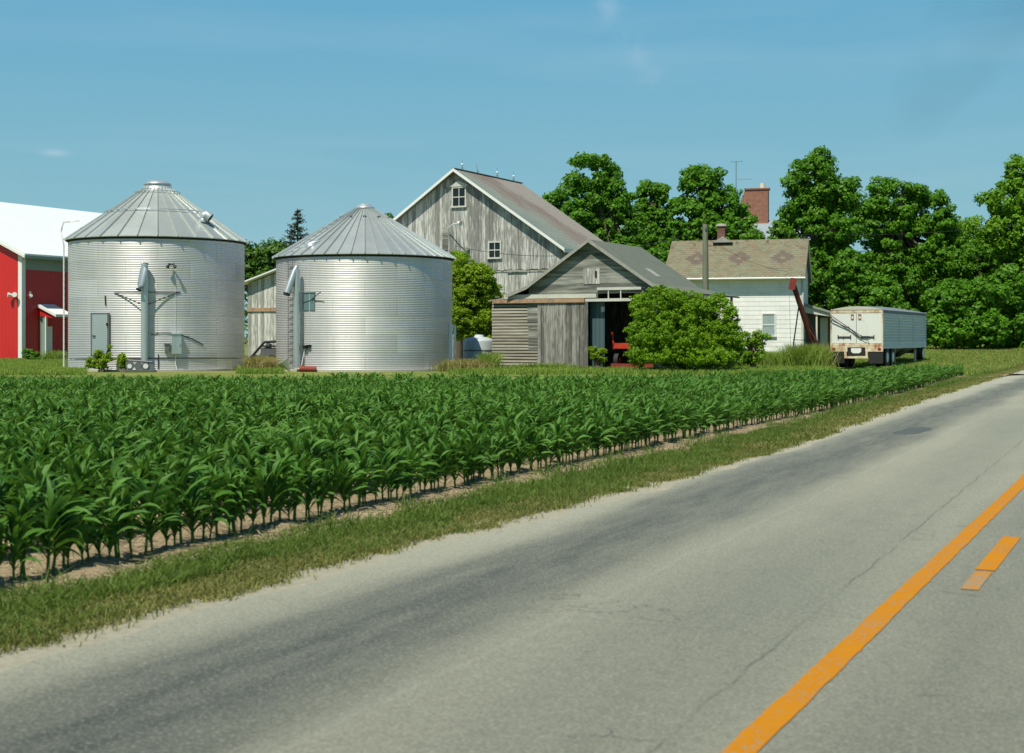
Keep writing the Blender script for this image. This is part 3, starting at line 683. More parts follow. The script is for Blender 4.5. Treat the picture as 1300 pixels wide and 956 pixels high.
m = MB(); vboards(m, -w, w, 0, lambda x: SEAM-.03, .245, .05); m.build('lower_wall', 'whitewashed boards', barn)
m = MB(); m.prism([(-w+.02, 0), (w-.02, 0), (w-.02, EV-.08), (0, PK-.12), (-w+.02, EV-.08)], .06, LB); m.build('inner_frame', 'dark interior', barn)
m = MB()
for sx in (-1, 1):
    n = 33
    for i in range(n):
        a_ = .06+i*(LB-.06)/n+.005; b_ = .06+(i+1)*(LB-.06)/n-.006; dx = random.uniform(-.006, .006); xx = sx*(w+.01)+dx; m.box(min(xx, xx-sx*.03), max(xx, xx-sx*.03), a_, b_, 0, EV-.02)
m.build('side_wall', 'barn boards', barn)
m = MB(); gable_roof(m, w, EV, PK, -.44, LB+.4, .42, .09)
m.build('roof', 'rusty roof', barn)
m = MB(); ze = EV-.42*slp
for sx in (-1, 1):
    m.prism([(sx*(w+.44), ze-.07), (0, PK-.07), (0, PK+.115), (sx*(w+.44), ze+.115)], -.475, -.443)
m.box(w+.42, w+.45, -.5, LB+.4, ze-.12, ze+.1)
m.build('fascia', 'white trim', barn)
m = MB(); m.obox(Matrix.Translation((0, (LB)/2, PK+.12)), .22, LB+.9, .04); m.build('ridge_cap', 'rusty roof', barn)
def bloc(px, py, yl=0.0):
    """local x,z on the plane y=yl of a frame at bx,by heading HB"""
    return None
def plane_pt(ox, oy, hd, px, py, yl=0.0, zb=0.0):
    """intersection of the view ray with a vertical wall plane (local y = yl) -> local x, z"""
    r = (px-650)/F; ax, ay = cos(hd), -sin(hd); bx_, by_ = ox+sin(hd)*yl, oy+cos(hd)*yl
    # bx_+ax*t = r*(by_+ay*t)
    t = (r*by_-bx_)/(ax-r*ay); D = by_+ay*t; return t, CAMH+(430-py)*D/F-zb
bp = lambda px, py, yl=0.0: plane_pt(bx, by, HB, px, py, yl, .08)
a_, b_ = bp(576, 262), bp(591, 238.5); wd = window(barn, a_[0], b_[0], a_[1], b_[1], -.04, 'pale trim')
m = MB(); cx = (a_[0]+b_[0])/2; m.prism([(cx-.62, b_[1]+.09), (cx+.62, b_[1]+.09), (cx+.62, b_[1]+.17), (cx, b_[1]+.46), (cx-.62, b_[1]+.17)], -.13, -.035); m.build('pediment', 'pale trim', wd)
a_, b_ = bp(622, 327), bp(635.5, 308); window(barn, a_[0], b_[0], a_[1], b_[1], -.04, 'pale trim')
m = MB(); p, q = bp(562, 318), bp(570, 288); m.box(p[0], q[0], -.055, -.03, p[1], q[1]); m.build('patch_board', 'gable boards', barn)
m = MB(); p, q = bp(563.5, 288), bp(567.5, 240); m.box(p[0], q[0], -.055, -.03, p[1], q[1]); m.build('pale_board', 'whitewashed boards', barn)
m = MB(); p = bp(571, 318); q = bp(571, 296); r_ = bp(574, 289); s_ = bp(582, 286); u_ = bp(592, 284.5)
m.tube([(p[0], -.08, p[1]), (q[0], -.08, q[1]), (r_[0], -.35, r_[1]), (s_[0], -.7, s_[1]), (u_[0], -1.0, u_[1])], .03, 6)
lamp = m.build('gooseneck_lamp', 'white trim', barn)
m = MB(); m.tube([(u_[0], -1.0, u_[1]), (u_[0]+.2, -1.05, u_[1]-.04)], [.09, .16], 10); m.build('lamp_head', 'white trim', lamp)
m = MB(); z = SEAM-.06; m.box(-w, w, -.05, -.032, z-.02, z+.015); p = bp(644, 336)[0]; m.box(p, p+1.3, -.09, -.05, z-.06, z+.04); m.build('girt', 'grey trim', barn)
for px_, hh, ln, ball in ((587, .62, 0, 1), (607, .62, -.12, 0), (631, .62, 0, 1), (652, .62, 0, 1)):
    y_ = [0.0]; best = min(np.arange(-.4, LB+.3, .05), key=lambda yy: abs(650+F*(bx+sin(HB)*yy)/(by+cos(HB)*yy)-px_))
    m = MB(); zb_ = PK+.12; m.tube([(0, best, zb_), (ln, best, zb_+hh)], [.02, .008], 6)
    for sx in (-1, 1): m.tube([(sx*.14, best, zb_-.06), (0, best, zb_+.22)], .012, 5)
    rod = m.build('lightning_rod', 'grey iron', barn)
    if ball: m = MB(); m.lathe([(.005, zb_+.26), (.055, zb_+.29), (.075, zb_+.34), (.055, zb_+.39), (.005, zb_+.42)], 12, (0, best)); m.build('glass_ball', 'rod glass', rod)

# low whitewashed outbuilding between the bins
ob = thing('outbuilding', 'low whitewashed plank outbuilding seen between the two grain bins', 'shed', (-12.3, 84, .1), -HB)
op = lambda px, py: plane_pt(-12.3, 84, HB, px, py, 0, .1)
e0 = op(309, 362); e1 = op(351, 345.5); sl2 = (e1[1]-e0[1])/(e1[0]-e0[0]); xl = e0[0]; wo = 4.2; xc = xl+.35+wo; pk = e0[1]+sl2*(xc-xl)
zt = lambda x: pk-abs(x)*sl2-.04
m = MB(); n0 = len(m.v); vboards(m, -wo, wo, 0, zt, .24); m.v = [(x+xc, y, z) for x, y, z in m.v]; m.build('gable_wall', 'whitewashed boards', ob)
m = MB(); m.prism([(xc-wo+.02, 0), (xc+wo-.02, 0), (xc+wo-.02, zt(wo)-.05), (xc, zt(0)-.05), (xc-wo+.02, zt(wo)-.05)], .03, 8); m.build('side_wall', 'barn boards', ob)
m = MB(); gable_roof(m, wo, pk-wo*sl2, pk, -.5, 8.3, .35, .08); m.v = [(x+xc, y, z) for x, y, z in m.v]; m.build('roof', 'white sheet roof', ob)
m = MB(); zr = op(330, 393)[1]; m.box(xc-wo, xc+wo, -.10, -.034, zr-.12, zr+.10); m.build('rusty_rail', 'rusty rail', ob)

# ------------------------------------------------------------------ old open shed
D1 = 63.0; X1 = 182*D1/F; ws = 3.12; sx_, sy_ = X1+ws*BL[0], D1+ws*BL[1]
shed = thing('old_shed', 'old grey open fronted shed half covered by vines, before the weathered barn', 'shed', (sx_, sy_, 0), -HB)
sp = lambda px, py, yl=0.0: plane_pt(sx_, sy_, HB, px, py, yl, 0)
EV, PK, LS = 3.79, 5.87, 5.8; sl3 = (PK-EV)/ws; XR = ws+1.9; XLf = -(ws+1.05); fl = .22
def roofz(x):
    ax = abs(x); return PK-ax*sl3 if ax <= ws else EV-(ax-ws)*(.36 if x < 0 else .22)
m = MB(); th = .07
for (x0, x1) in ((XLf, -ws), (-ws, 0), (0, ws), (ws, XR)):
    m.prism([(x0, roofz(x0)), (x1, roofz(x1)), (x1, roofz(x1)+th), (x0, roofz(x0)+th)], -.30, LS+.3)
m.build('roof', 'asphalt roofing', shed)
m = MB()
for (x0, x1) in ((XLf, -ws), (-ws, 0), (0, ws), (ws, XR)):
    m.prism([(x0, roofz(x0)-.07), (x1, roofz(x1)-.07), (x1, roofz(x1)+th+.02), (x0, roofz(x0)+th+.02)], -.33, -.303)
m.build('fascia', 'grey trim', shed)
m = MB(); p = sp(819, 350)
m.obox(Matrix.Translation((2.2, 2.1, roofz(2.2)+th+.01)) @ Matrix.Rotation(math.atan(sl3), 4, 'Y'), .7, .6, .02); m.build('roof_patch', 'grey trim', shed)
TR = 3.16   # track height
m = MB(); z = TR+.12; k = 0
while z < PK-.1:
    z1 = min(z+.215, PK-.05); xa = ws if z <= EV else (PK-z)/sl3; xb = ws if z1 <= EV else (PK-z1)/sl3
    if z < EV and z1 > EV: pts = [(-ws, z), (ws, z), (ws, EV-.02), (xb, z1), (-xb, z1), (-ws, EV-.02)]
    else: pts = [(-xa, z), (xa, z), (xb, z1), (-xb, z1)]
    if k == 0: pts = [(-ws, z), (.35, z), (.35, z1), (-ws, z1)]
    m.prism(pts, -.02-random.uniform(0, .012), .01); z += .222; k += 1
m.build('gable_wall', 'gable boards', shed)
a_, b_ = sp(741, 361), sp(762, 340.5); m = MB()
vb = [a_[0]+(b_[0]-a_[0])*i/4 for i in range(5)]
for i in range(4): m.box(vb[i]+.004, vb[i+1]-.006, -.06+.004*i, -.034, a_[1]+random.uniform(-.03, .03), b_[1])
hatch = m.build('loft_hatch', 'whitewashed boards', shed)
m = MB(); m.box(vb[3]-.03, vb[3]+.07, -.068, -.062, a_[1]+.3, b_[1]-.12); m.build('gap', 'dark interior', hatch)
# lean-to at left with lapped boards, foundation
xL = sp(625, 420)[0]; xD0 = sp(684, 420)[0]; xD1 = sp(748, 420)[0]
m = MB(); z = .22
while z < TR-.02:
    m.prism([(-.075, z), (-.03, z), (-.03, z+.098), (-.06, z+.098)], xL+random.uniform(0, .03), xD0+.05, 'yz'); z += .142
m.build('crib_wall', 'crib boards', shed)
m = MB(); m.box(xL+.05, xD0, -.028, -.015, .22, TR); m.build('crib_lining', 'dark interior', shed)
m = MB(); m.box(xD0-.55, xD0+.0, -.075, -.061, 2.2, TR-.02); m.box(xD0-.5, xD0, -.072, -.061, .9, 2.1); m.build('crib_panel', 'gable boards', shed)
m = MB(); m.box(xL, xD0, -.05, .1, -.05, .22); m.build('foundation', 'cream block', shed)
m = MB(); m.box(xL, xL+.04, -.01, LS, .0, TR+.05); m.box(xL, xD0, -.01, .02, .22, TR); m.build('side_wall', 'barn boards', shed)
m = MB(); m.prism([(xL-.15, TR+.04), (-ws+.25, TR+.35), (-ws+.25, TR+.39), (xL-.15, TR+.08)], -.12, LS); m.build('crib_roof', 'grey trim', shed)
m = MB(); vboards(m, xD0, xD1, -.02, lambda x: TR-.04, .205, -.09, .035); dr = m.build('sliding_door', 'door planks', shed)
m = MB(); m.box(xL+.1, sp(744, 381)[0], -.20, -.128, TR-.06, TR+.12); m.build('door_track', 'rusty rail', shed)
m = MB(); xE = sp(815, 383)[0]; m.box(sp(744, 383)[0]+.01, xE, -.12, -.02, TR-.03, TR+.1); m.box(xD1+.42, xE, -.1, -.03, TR+.48, TR+.60)
m.box(xL+.7, xD1+.4, -.13, -.04, TR+.14, TR+.33)
for xx in (xD1+.95, xD1+1.55): m.box(xx, xx+.05, -.08, -.04, TR+.1, TR+.48)
m.build('header_beam', 'pale trim', shed)
m = MB(); m.box(xE-.02, xE+.24, -.16, -.10, TR-.12, TR+.12); m.build('rust_bracket', 'rusty rail', shed)
m = MB(); m.box(ws-.1, ws-.05, 0, LS, 0, EV); m.box(-ws, ws, LS-.05, LS, 0, EV); m.box(-ws, -ws+.05, .1, LS, 0, EV); m.build('back_wall', 'door planks', shed)
m = MB(); m.box(xD1-.1, xD1+.62, .32, .36, .0, TR+.1); m.build('inner_door', 'blue grey planks', shed)
for (q0, q1, q2, q3, q4) in ((ws, ws+.1, -.02, .1, EV-.1), (XR-.3, XR-.2, .0, .1, roofz(XR-.2)), (XR-.3, XR-.2, LS-.2, LS-.1, roofz(XR-.2))):
    m = MB(); m.box(q0, q1, q2, q3, 0, q4); m.build('post', 'grey trim', shed)

# red farm wagon parked inside
def loc_w(x, y): return (sx_+cos(HB)*x+sin(HB)*y, sy_-sin(HB)*x+cos(HB)*y)
xw = sp(768, 440)[0]; wx, wy = loc_w(xw, .9)
wg = thing('farm_wagon', 'red farm wagon parked inside the old shed beside the vines', 'wagon', (wx, wy, 0), -HB)
m = MB(); m.box(0, 2.2, 0, .10, 1.0, 1.25); m.box(0, .06, 0, 2.4, .98, 1.2); m.box(0, 2.2, 2.3, 2.4, 1.0, 1.2); m.prism([(0, 1.18), (.07, 1.18), (-.02, 1.75), (-.07, 1.75)], .0, .08); m.build('bed_frame', 'red paint', wg)
m = MB(); m.box(.07, 2.15, .1, 2.3, 1.0, 1.04); 
for k in range(4): m.obox(Matrix.Translation((1.0+.1*k, .5+.3*k, 1.24+.05*k)) @ Matrix.Rotation(R(8*k-10), 4, 'Z'), 1.6, .16, .04)
m.build('deck', 'amber plank', wg)
m = MB(); m.box(-.05, 2.2, -.1, .0, .10, .32); m.box(.1, .25, -.05, 2.2, .3, .45); m.box(1.2, 1.35, -.05, 2.2, .3, .45); m.build('axle_beam', 'dull red', wg)
for xx in (.05, 1.75):
    m = MB(); m.tube([(xx, .35, .42), (xx+.2, .35, .42)], .42, 20); wh = m.build('wheel', 'black rubber', wg)
    m = MB(); m.tube([(xx-.01, .35, .42), (xx+.21, .35, .42)], .2, 14); m.build('rim', 'dull red', wh)

# ------------------------------------------------------------------ red machine shed
rs = thing('machine_shed', 'red steel machine shed with white roof at the left edge of the yard', 'shed', (-29.3, 85, .1), -HB)
# local: x right(+) toward the viewer's right; corner at 0; gable spans x -18..0, long wall x=0, y 0..20
EVr, PKr = 6.55, 10.4; wr = 9.0; Lr = 20.0; slr = (PKr-EVr)/wr
m = MB(); m.prism([(-18, 0), (0, 0), (0, EVr), (-9, PKr-.02), (-18, EVr)], 0, .04); m.box(-18, -17.96, .04, Lr, 0, EVr); m.prism([(-18, 0), (0, 0), (0, EVr), (-9, PKr-.02), (-18, EVr)], Lr-.04, Lr); m.build('gable_wall', 'red steel', rs)
m = MB(); m.box(-.04, 0, .04, Lr-.04, 0, EVr-1.05); m.build('side_wall', 'red steel shaded', rs)
m = MB(); m.box(-.04, .004, .04, Lr-.04, EVr-1.05, EVr-.02); m.build('light_band', 'fibreglass band', rs)
m = MB()
m.prism([(-9, PKr), (.55, EVr-.55*slr), (.55, EVr-.55*slr+.10), (-9, PKr+.10)], -.3, Lr+.3); m.prism([(-18.5, EVr-.5*slr), (-9, PKr), (-9, PKr+.10), (-18.5, EVr-.5*slr+.10)], -.3, Lr+.3); m.build('roof', 'white sheet roof', rs)
m = MB(); m.box(-.28, .02, -.03, -.002, 0, EVr-.05); m.box(.006, .03, -.03, .25, 0, EVr-.05)
m.prism([(-18.5, EVr-.5*slr-.16), (-9, PKr-.16), (-9, PKr+.0), (-18.5, EVr-.5*slr+.0)], -.33, -.302); m.prism([(-9, PKr-.16), (.55, EVr-.55*slr-.16), (.55, EVr-.55*slr), (-9, PKr)], -.33, -.302)
m.build('corner_trim', 'white trim', rs)
m = MB(); m.box(.3, .57, -.3, Lr+.3, EVr-.55*slr-.17, EVr-.55*slr-.01); m.build('gutter', 'green grey sheet', rs)
m = MB(); z = 3.95
m.box(-.62, -.42, -.14, -.03, z-.02, z+.12)
for sx in (-1, 1): m.tube([(-.52+sx*.1, -.12, z), (-.52+sx*.28, -.35, z+.03)], [.06, .15], 10)
m.build('flood_light', 'white trim', rs)
m = MB(); m.tube([(0.0, .6, 3.9), (.2, .55, 3.95)], [.04, .10], 8); m.box(0, .05, .55, .68, 3.8, 4.2); m.build('wall_light', 'white trim', rs)
# door canopy on the long wall
y0c = 1.35
m = MB(); m.prism([(0.0, 2.75), (1.35, 2.55), (1.35, 2.66), (0, 3.25)], y0c, y0c+1.2); m.build('canopy', 'red steel', rs)
m = MB(); m.prism([(0.0, 3.27), (1.5, 2.66), (1.5, 2.82), (0, 3.45)], y0c-.12, y0c+1.3); m.build('canopy_roof', 'white trim', rs)
m = MB(); m.box(.1, .5, y0c+.05, y0c+.12, 0, 2.72); m.box(.06, .14, y0c+.02, y0c+.1, 0, 2.75);  m.build('canopy_side', 'green grey sheet', rs)
m = MB(); m.box(.5, .58, y0c, y0c+.12, 0, 2.72); m.build('canopy_post', 'white trim', rs)
m = MB(); m.box(.002, .05, y0c+.2, y0c+1.05, 0, 2.1); m.build('door', 'white trim', rs)

# ------------------------------------------------------------------ white house
HH = R(15); hx, hy = 17.3, 85.0; zb = .74
hs = thing('farmhouse', 'white one and a half storey farmhouse with patterned shingle roof', 'house', (hx-4.05*cos(HH), hy+4.05*sin(HH), zb), -HH)
hox, hoy = hs.location.x, hs.location.y; hp = lambda px, py, yl=0.0: plane_pt(hox, hoy, HH, px, py, yl, zb)
wh_ = 4.05; dep = 7.0; EVh = 4.62; PKh = 6.84
m = MB(); z = -.3
while z < EVh-.05:
    z1 = min(z+.27, EVh); m.prism([(-.036, z), (-.01, z), (-.01, z1), (-.026, z1)], -wh_, wh_, 'yz'); z += .27
m.build('wall', 'white siding', hs)
m = MB(); m.box(-wh_+.01, wh_-.01, -.008, dep, -.3, EVh); m.prism([(0, EVh), (dep, EVh), (dep/2, PKh-.06)], -wh_+.01, wh_-.01, 'yz'); m.build('inner_wall', 'white siding', hs)
slh = (PKh-EVh)/(dep/2)
m = MB(); ov = .50
m.prism([(-ov, EVh-ov*slh), (dep/2, PKh), (dep/2, PKh+.09), (-ov, EVh-ov*slh+.09)], -wh_-.2, wh_+.25, 'yz'); m.prism([(dep/2, PKh), (dep+ov, EVh-ov*slh), (dep+ov, EVh-ov*slh+.09), (dep/2, PKh+.09)], -wh_-.2, wh_+.25, 'yz')
rf = m.build('roof', 'patterned shingles', hs)
ze = EVh-ov*slh
m = MB(); m.tube([(-wh_-.22, -ov-.05, ze+.02), (wh_+.27, -ov-.05, ze+.02)], .06, 8)
for k in range(12): m.box(-wh_+k*.73, -wh_+k*.73+.04, -ov-.1, -ov+.02, ze+.0, ze+.14)
m.build('gutter', 'white trim', hs)
m = MB(); m.box(-wh_, wh_, -ov, .0, ze-.06, ze-.03); m.box(-wh_, wh_, -.075, -.046, EVh-.32, EVh-.05); m.box(wh_-.02, wh_+.09, -.06, -.046, -.2, EVh); m.build('frieze', 'pale trim', hs)
m = MB()
for sgn in (0, 1):
    pts = [(-ov, ze-.12), (dep/2, PKh-.12), (dep/2, PKh), (-ov, ze)] if sgn == 0 else [(dep/2, PKh-.12), (dep+ov, ze-.12), (dep+ov, ze), (dep/2, PKh)]
    m.prism(pts, wh_+.18, wh_+.26, 'yz'); m.prism(pts, -wh_-.21, -wh_-.14, 'yz')
m.tube([(wh_+.1, -.1, ze), (wh_+.1, -.08, -.1)], .05, 6); m.build('rake_board', 'pale trim', hs)
m = MB(); xc = hp(916, 300, dep/2)[0]; m.box(xc-.24, xc+.24, dep/2-.24, dep/2+.24, PKh-.2, PKh+.95); ch = m.build('chimney', 'dark brick', rf)
m = MB(); m.box(xc-.32, xc+.32, dep/2-.32, dep/2+.32, PKh+.953, PKh+1.05); m.box(xc-.2, xc+.2, dep/2-.2, dep/2+.2, PKh+1.052, PKh+1.12); m.build('chimney_cap', 'concrete', ch)
m = MB(); m.prism([(xc-.5, PKh-.1), (xc+.75, PKh-.1), (xc+.15, PKh+.28)], dep/2-.75, dep/2-.3); m.build('cricket', 'grey trim', rf)
a_, b_ = hp(968.5, 426), hp(983.5, 399); window(hs, a_[0], b_[0], a_[1], b_[1], -.047, 'white trim', 1, 2, 'curtain', .07)
# side porch on the right
m = MB(); py0 = 1.6; m.prism([(wh_+.0, 2.75), (wh_+2.1, 2.12), (wh_+2.1, 2.24), (wh_, 2.9)], py0, 6.2); m.build('porch_roof', 'porch roof', hs)
m = MB(); m.prism([(wh_+.05, 2.3), (wh_+2.0, 2.0), (wh_+2.0, 2.13), (wh_+.05, 2.7)], py0+.12, py0+.18); m.build('porch_beam', 'cream trim', hs)
for xx in (.75, 1.9):
    m = MB(); m.box(wh_+xx, wh_+xx+.10, py0+.2, py0+.3, -.2, 2.25); m.build('porch_post', 'cream trim', hs)
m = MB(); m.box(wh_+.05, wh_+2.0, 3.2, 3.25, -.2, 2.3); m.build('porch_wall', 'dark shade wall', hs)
m = MB(); m.box(wh_+.95, wh_+1.4, 3.1, 3.18, -.2, 2.0); m.build('porch_door', 'cream trim', hs)
m = MB(); m.box(wh_+.0, wh_+.45, -.1, .5, -.3, .35); m.build('brick_step', 'red brick', hs)

# ------------------------------------------------------------------ brick house far behind the trees
fh = thing('brick_house', 'tall brick house with a massive chimney, mostly hidden behind the trees', 'house', (20.5, 112, .75), -HH)
m = MB(); m.box(-6, 3.4, 0, 9, -.3, 7.6); m.build('wall', 'red brick', fh)
m = MB(); m.add([(-6.4, -.4, 7.6), (3.8, -.4, 7.6), (3.8, 9.4, 7.6), (-6.4, 9.4, 7.6), (-3, 4.5, 10.4), (.8, 4.5, 10.4)], [(0, 1, 5, 4), (1, 2, 5), (2, 3, 4, 5), (3, 0, 4), (0, 3, 2, 1)]); rf = m.build('roof', 'slate roof', fh)
hxp = lambda px, py, yl: plane_pt(20.5, 112, HH, px, py, yl, .75)
a_ = hxp(975, 284, 4.0); b_ = hxp(946, 241, 4.0)
m = MB(); m.prism([(b_[0]-1.6, 8.0), (a_[0], 8.0), (a_[0], b_[1]), (b_[0], b_[1]), (b_[0]-.5, b_[1]-1.3)], 4.0, 5.0); m.box(b_[0]-.08, a_[0]+.1, 3.92, 5.08, b_[1], b_[1]+.12); ch = m.build('chimney', 'red brick', rf)
m = MB(); p = hxp(968, 240, 4.5); m.tube([(p[0], 4.5, b_[1]+.12), (p[0], 4.5, b_[1]+.55)], [.24, .2], 10); m.build('chimney_pot', 'cream trim', ch)
for px_, z0, z1 in ((820, 4.2, 5.8), (905, 3, 4.6)):
    q = hxp(px_, 300, 0)
m = MB(); p = hxp(934.5, 205, 4.5); m.tube([(p[0], 4.5, 9.5), (p[0], 4.5, p[1])], .03, 5)
m.tube([(p[0]-.45, 4.5, p[1]-.02), (p[0]+.55, 4.5, p[1])], .02, 4); m.tube([(p[0]+.1, 4.5, p[1]-1.45), (p[0]+1.3, 4.5, p[1]-1.5)], .02, 4)
for k in range(4): m.tube([(p[0]-.4+.28*k, 4.2, p[1]-.01), (p[0]-.4+.28*k, 4.8, p[1]-.01)], .015, 4)
m.build('antenna', 'grey iron', rf)

# ------------------------------------------------------------------ grain trailer
tr = thing('grain_trailer', 'white and rust grain hopper trailer parked at the end of the corn', 'trailer', (17.5-1.25*cos(HB), 67+1.25*sin(HB), .06), -HB)
W = 1.25; LT = 10.4; ZT = 2.78; ZB = 1.08
# end doors
for sx in (-1, 1):
    m = MB(); x0, x1 = (-W+.07, -.022) if sx < 0 else (-.002, W-.07); m.box(x0, x1, -.03, .02, ZB+.10, ZT-.17); dr = m.build('rear_door', 'trailer door paint', tr)
    m = MB(); cx = -.58 if sx < 0 else .52; m.box(cx-.3, cx+.3, -.07, -.032, 1.44, 1.50); m.box(cx-.32, cx-.28, -.075, -.033, 1.38, 1.56); m.box(cx+.28, cx+.32, -.075, -.033, 1.38, 1.56); m.build('handle', 'dark iron', dr)
    m = MB(); cx = -.20 if sx < 0 else .15; 
    for (q0, q1, r0, r1) in ((-.07, .07, .09, .12), (-.07, .07, -.12, -.09), (-.07, -.045, -.09, .09), (.045, .07, -.09, .09)): m.box(cx+q0, cx+q1, -.07, -.033, 2.44+r0, 2.44+r1)
    m.build('latch', 'rusty rail', dr)
m = MB()
m.box(-W, -W+.065, -.05, .04, ZB-.02, ZT-.02); m.box(W-.065, W, -.05, .04, ZB-.02, ZT-.02); m.box(-W+.065, W-.065, -.045, .03, ZT-.16, ZT-.02); m.box(-W+.065, W-.065, -.055, .03, ZB-.02, ZB+.09)
m.box(-W, W, -.08, .0, ZB-.30, ZB-.03); m.build('rear_frame', 'trailer frame paint', tr)
# arched tarp
m = MB(); arc = [(-W*1.0+2*W*i/14, ZT-.02+.17*(1-((i-7)/7)**2)) for i in range(15)]; m.prism(arc, -.06, .0); m.build('end_cap', 'trailer tarp', tr)
m = MB(); vs = []
n = 20
for j in range(n+1):
    y = LT*j/n; hgt = .17+.07*sin(PI*j/n)*1.0+.03*(j % 2)*.3
    for i in range(15): u = (i-7)/7; vs.append((W*1.01*u, y, ZT-.03+hgt*(1-u*u)))
for j in range(n+1):
    y = LT*j/n
    for u in (-1.01, 1.01): vs.append((W*u, y, ZT-.17))
fs = [(j*15+i, j*15+i+1, (j+1)*15+i+1, (j+1)*15+i) for j in range(n) for i in range(14)]; B0 = 15*(n+1)
for j in range(n): fs += [(j*15, (j+1)*15, B0+2*j+2, B0+2*j), (j*15+14, B0+2*j+1, B0+2*j+3, (j+1)*15+14)]
m.add(vs, fs, False); m.build('tarp', 'dirty tarp', tr)
# corrugated sides
for sx in (-1, 1):
    m = MB(); z = ZB+.12; k = 0; prof = [(0, ZB), (.0, ZB+.12)]
    while z < ZT-.28: prof += [(0, z), (.0, z+.06), (-.06, z+.08), (-.06, z+.115), (0, z+.132)]; z += .135
    prof += [(0, ZT-.18)]; vs = [(sx*(W-.005+p_[0]), y, p_[1]) for y in (.04, LT) for p_ in prof]; n = len(prof)
    m.add(vs, [(i, i+1, n+i+1, n+i) for i in range(n-1)]); m.build('side_panel', 'trailer side steel', tr)
m = MB()
for sx in (-1, 1):
    m.box(sx*(W-.03)-.04, sx*(W-.03)+.04, .04, LT, ZB-.16, ZB-.005)
    for k in (0.35, 0.68): m.box(sx*W-.025, sx*W+.025, LT*k-.03, LT*k+.03, ZB, ZT-.2)
m.box(-W, W, LT-.03, LT+.02, ZB, ZT+.0); m.build('side_rail', 'trailer side steel', tr)
m = MB()
for y0 in (3.2, 6.0):
    a0 = [(-1.15, y0, ZB-.1), (1.15, y0, ZB-.1), (1.15, y0+2.7, ZB-.1), (-1.15, y0+2.7, ZB-.1), (-.35, y0+1.0, .42), (.35, y0+1.0, .42), (.35, y0+1.7, .42), (-.35, y0+1.7, .42)]
    m.add(a0, [(0, 1, 5, 4), (1, 2, 6, 5), (2, 3, 7, 6), (3, 0, 4, 7), (4, 5, 6, 7)])
m.build('hopper', 'grey iron', tr)
m = MB()
for xx in (-.45, .45): m.box(xx-.05, xx+.05, .0, LT, ZB-.32, ZB-.1)
m.build('chassis', 'dark iron', tr)
for yy in (1.0, 2.25):
    for sx in (-1, 1):
        m = MB(); xo = sx*.98; m.tube([(xo-.25, yy, .50), (xo+.25, yy, .50)], .50, 24); whl = m.build('wheel', 'black rubber', tr)
        m = MB(); m.tube([(xo+sx*.20, yy, .50), (xo+sx*.256, yy, .50)], [.27, .24], 16); m.build('rim', 'white trim', whl)
for sx in (-1, 1):
    m = MB(); m.box(sx*.91-.33, sx*.91+.33, -.06, -.04, .22, .80); m.build('mud_flap', 'black rubber', tr)
    m = MB(); m.box(sx*1.08-.08, sx*1.08+.08, -.105, -.082, .86, .96); m.build('tail_light', 'tail lamp', tr)
    m = MB(); m.box(sx*1.1-.05, sx*1.1+.05, 8.1, 8.2, .15, ZB-.1); m.box(sx*1.1-.14, sx*1.1+.14, 8.0, 8.3, .10, .16); m.build('landing_leg', 'trailer frame paint', tr)
    m = MB(); m.box(sx*1.12-.04, sx*1.12+.04, 3.0, 3.08, .2, ZB-.1); m.box(sx*1.12-.04, sx*1.12+.04, .28, .34, .3, ZB-.1); m.build('support_post', 'trailer frame paint', tr)
m = MB(); m.box(-.56, .56, -.16, -.10, .46, .56); m.box(-.56, -.45, -.16, -.09, .56, .80); m.box(.45, .56, -.16, -.09, .56, .80); m.build('bumper', 'trailer frame paint', tr)
m = MB(); m.box(-.42, .42, -.12, -.082, .58, .98); bp_ = m.build('plate_panel', 'dark interior', tr)
m = MB(); m.prism([(-.24, .94), (.24, .94), (.24, .78), (.15, .70), (-.15, .70), (-.24, .78)], -.14, -.122); m.build('plate', 'white plastic', bp_)
m = MB(); m.tube([(-W, -.11, 2.52), (.25, -.11, 1.50), (.62, -.11, 1.50)], .018, 5); m.tube([(-W, -.11, 2.30), (-.3, -.11, 1.86), (.20, -.11, 1.44)], .022, 5); m.tube([(-.36, -.11, 1.98), (-.34, -.11, 1.82)], .02, 5); m.tube([(.2, -.11, 1.46), (.55, -.11, 1.28), (.62, -.11, 1.15)], .014, 5); m.build('tarp_crank', 'dark iron', tr)
m = MB(); m.box(-1.2, 1.2, 9.0, 10.0, .62, .95); m.build('fifth_wheel_plate', 'dark iron', tr)
m = MB(); m.tube([(.95, 9.4, .62), (1.28, 9.4, .62)], .34, 18); sw = m.build('spare_wheel', 'black rubber', tr); m = MB(); m.tube([(1.27, 9.4, .62), (1.30, 9.4, .62)], .24, 16); m.build('rim', 'white trim', sw)

# ------------------------------------------------------------------ grain auger, pole, wires, tank
au = thing('grain_auger', 'rusty red grain auger leaning up beside the white farmhouse', 'grain auger', (14.6, 69, .05), 0)
T0 = Vector((13.42-14.6, -1.0, 4.12)); T1 = Vector((14.85-14.6, .2, .45))
m = MB(); m.tube([T0, T1], .125, 12); m.tube([T0+Vector((.12, .1, -.25)), T1+Vector((.16, .1, .4))], .05, 6); m.build('tube', 'rust brown', au)
m = MB(); m.obox(Matrix.Translation(T0+Vector((0, -.02, -.1))) @ Matrix.Rotation(R(12), 4, 'Y'), .26, .3, .55); m.build('discharge_head', 'dull red', au)
m = MB(); m.tube([T0+Vector((.34, .1, -1.0)), Vector((-1.08, .1, .0))], .035, 6); m.build('leg', 'dark iron', au)
m = MB(); m.tube([T0.lerp(T1, .55), Vector((.85, -.3, .0))], .04, 6); m.build('leg', 'rust brown', au)
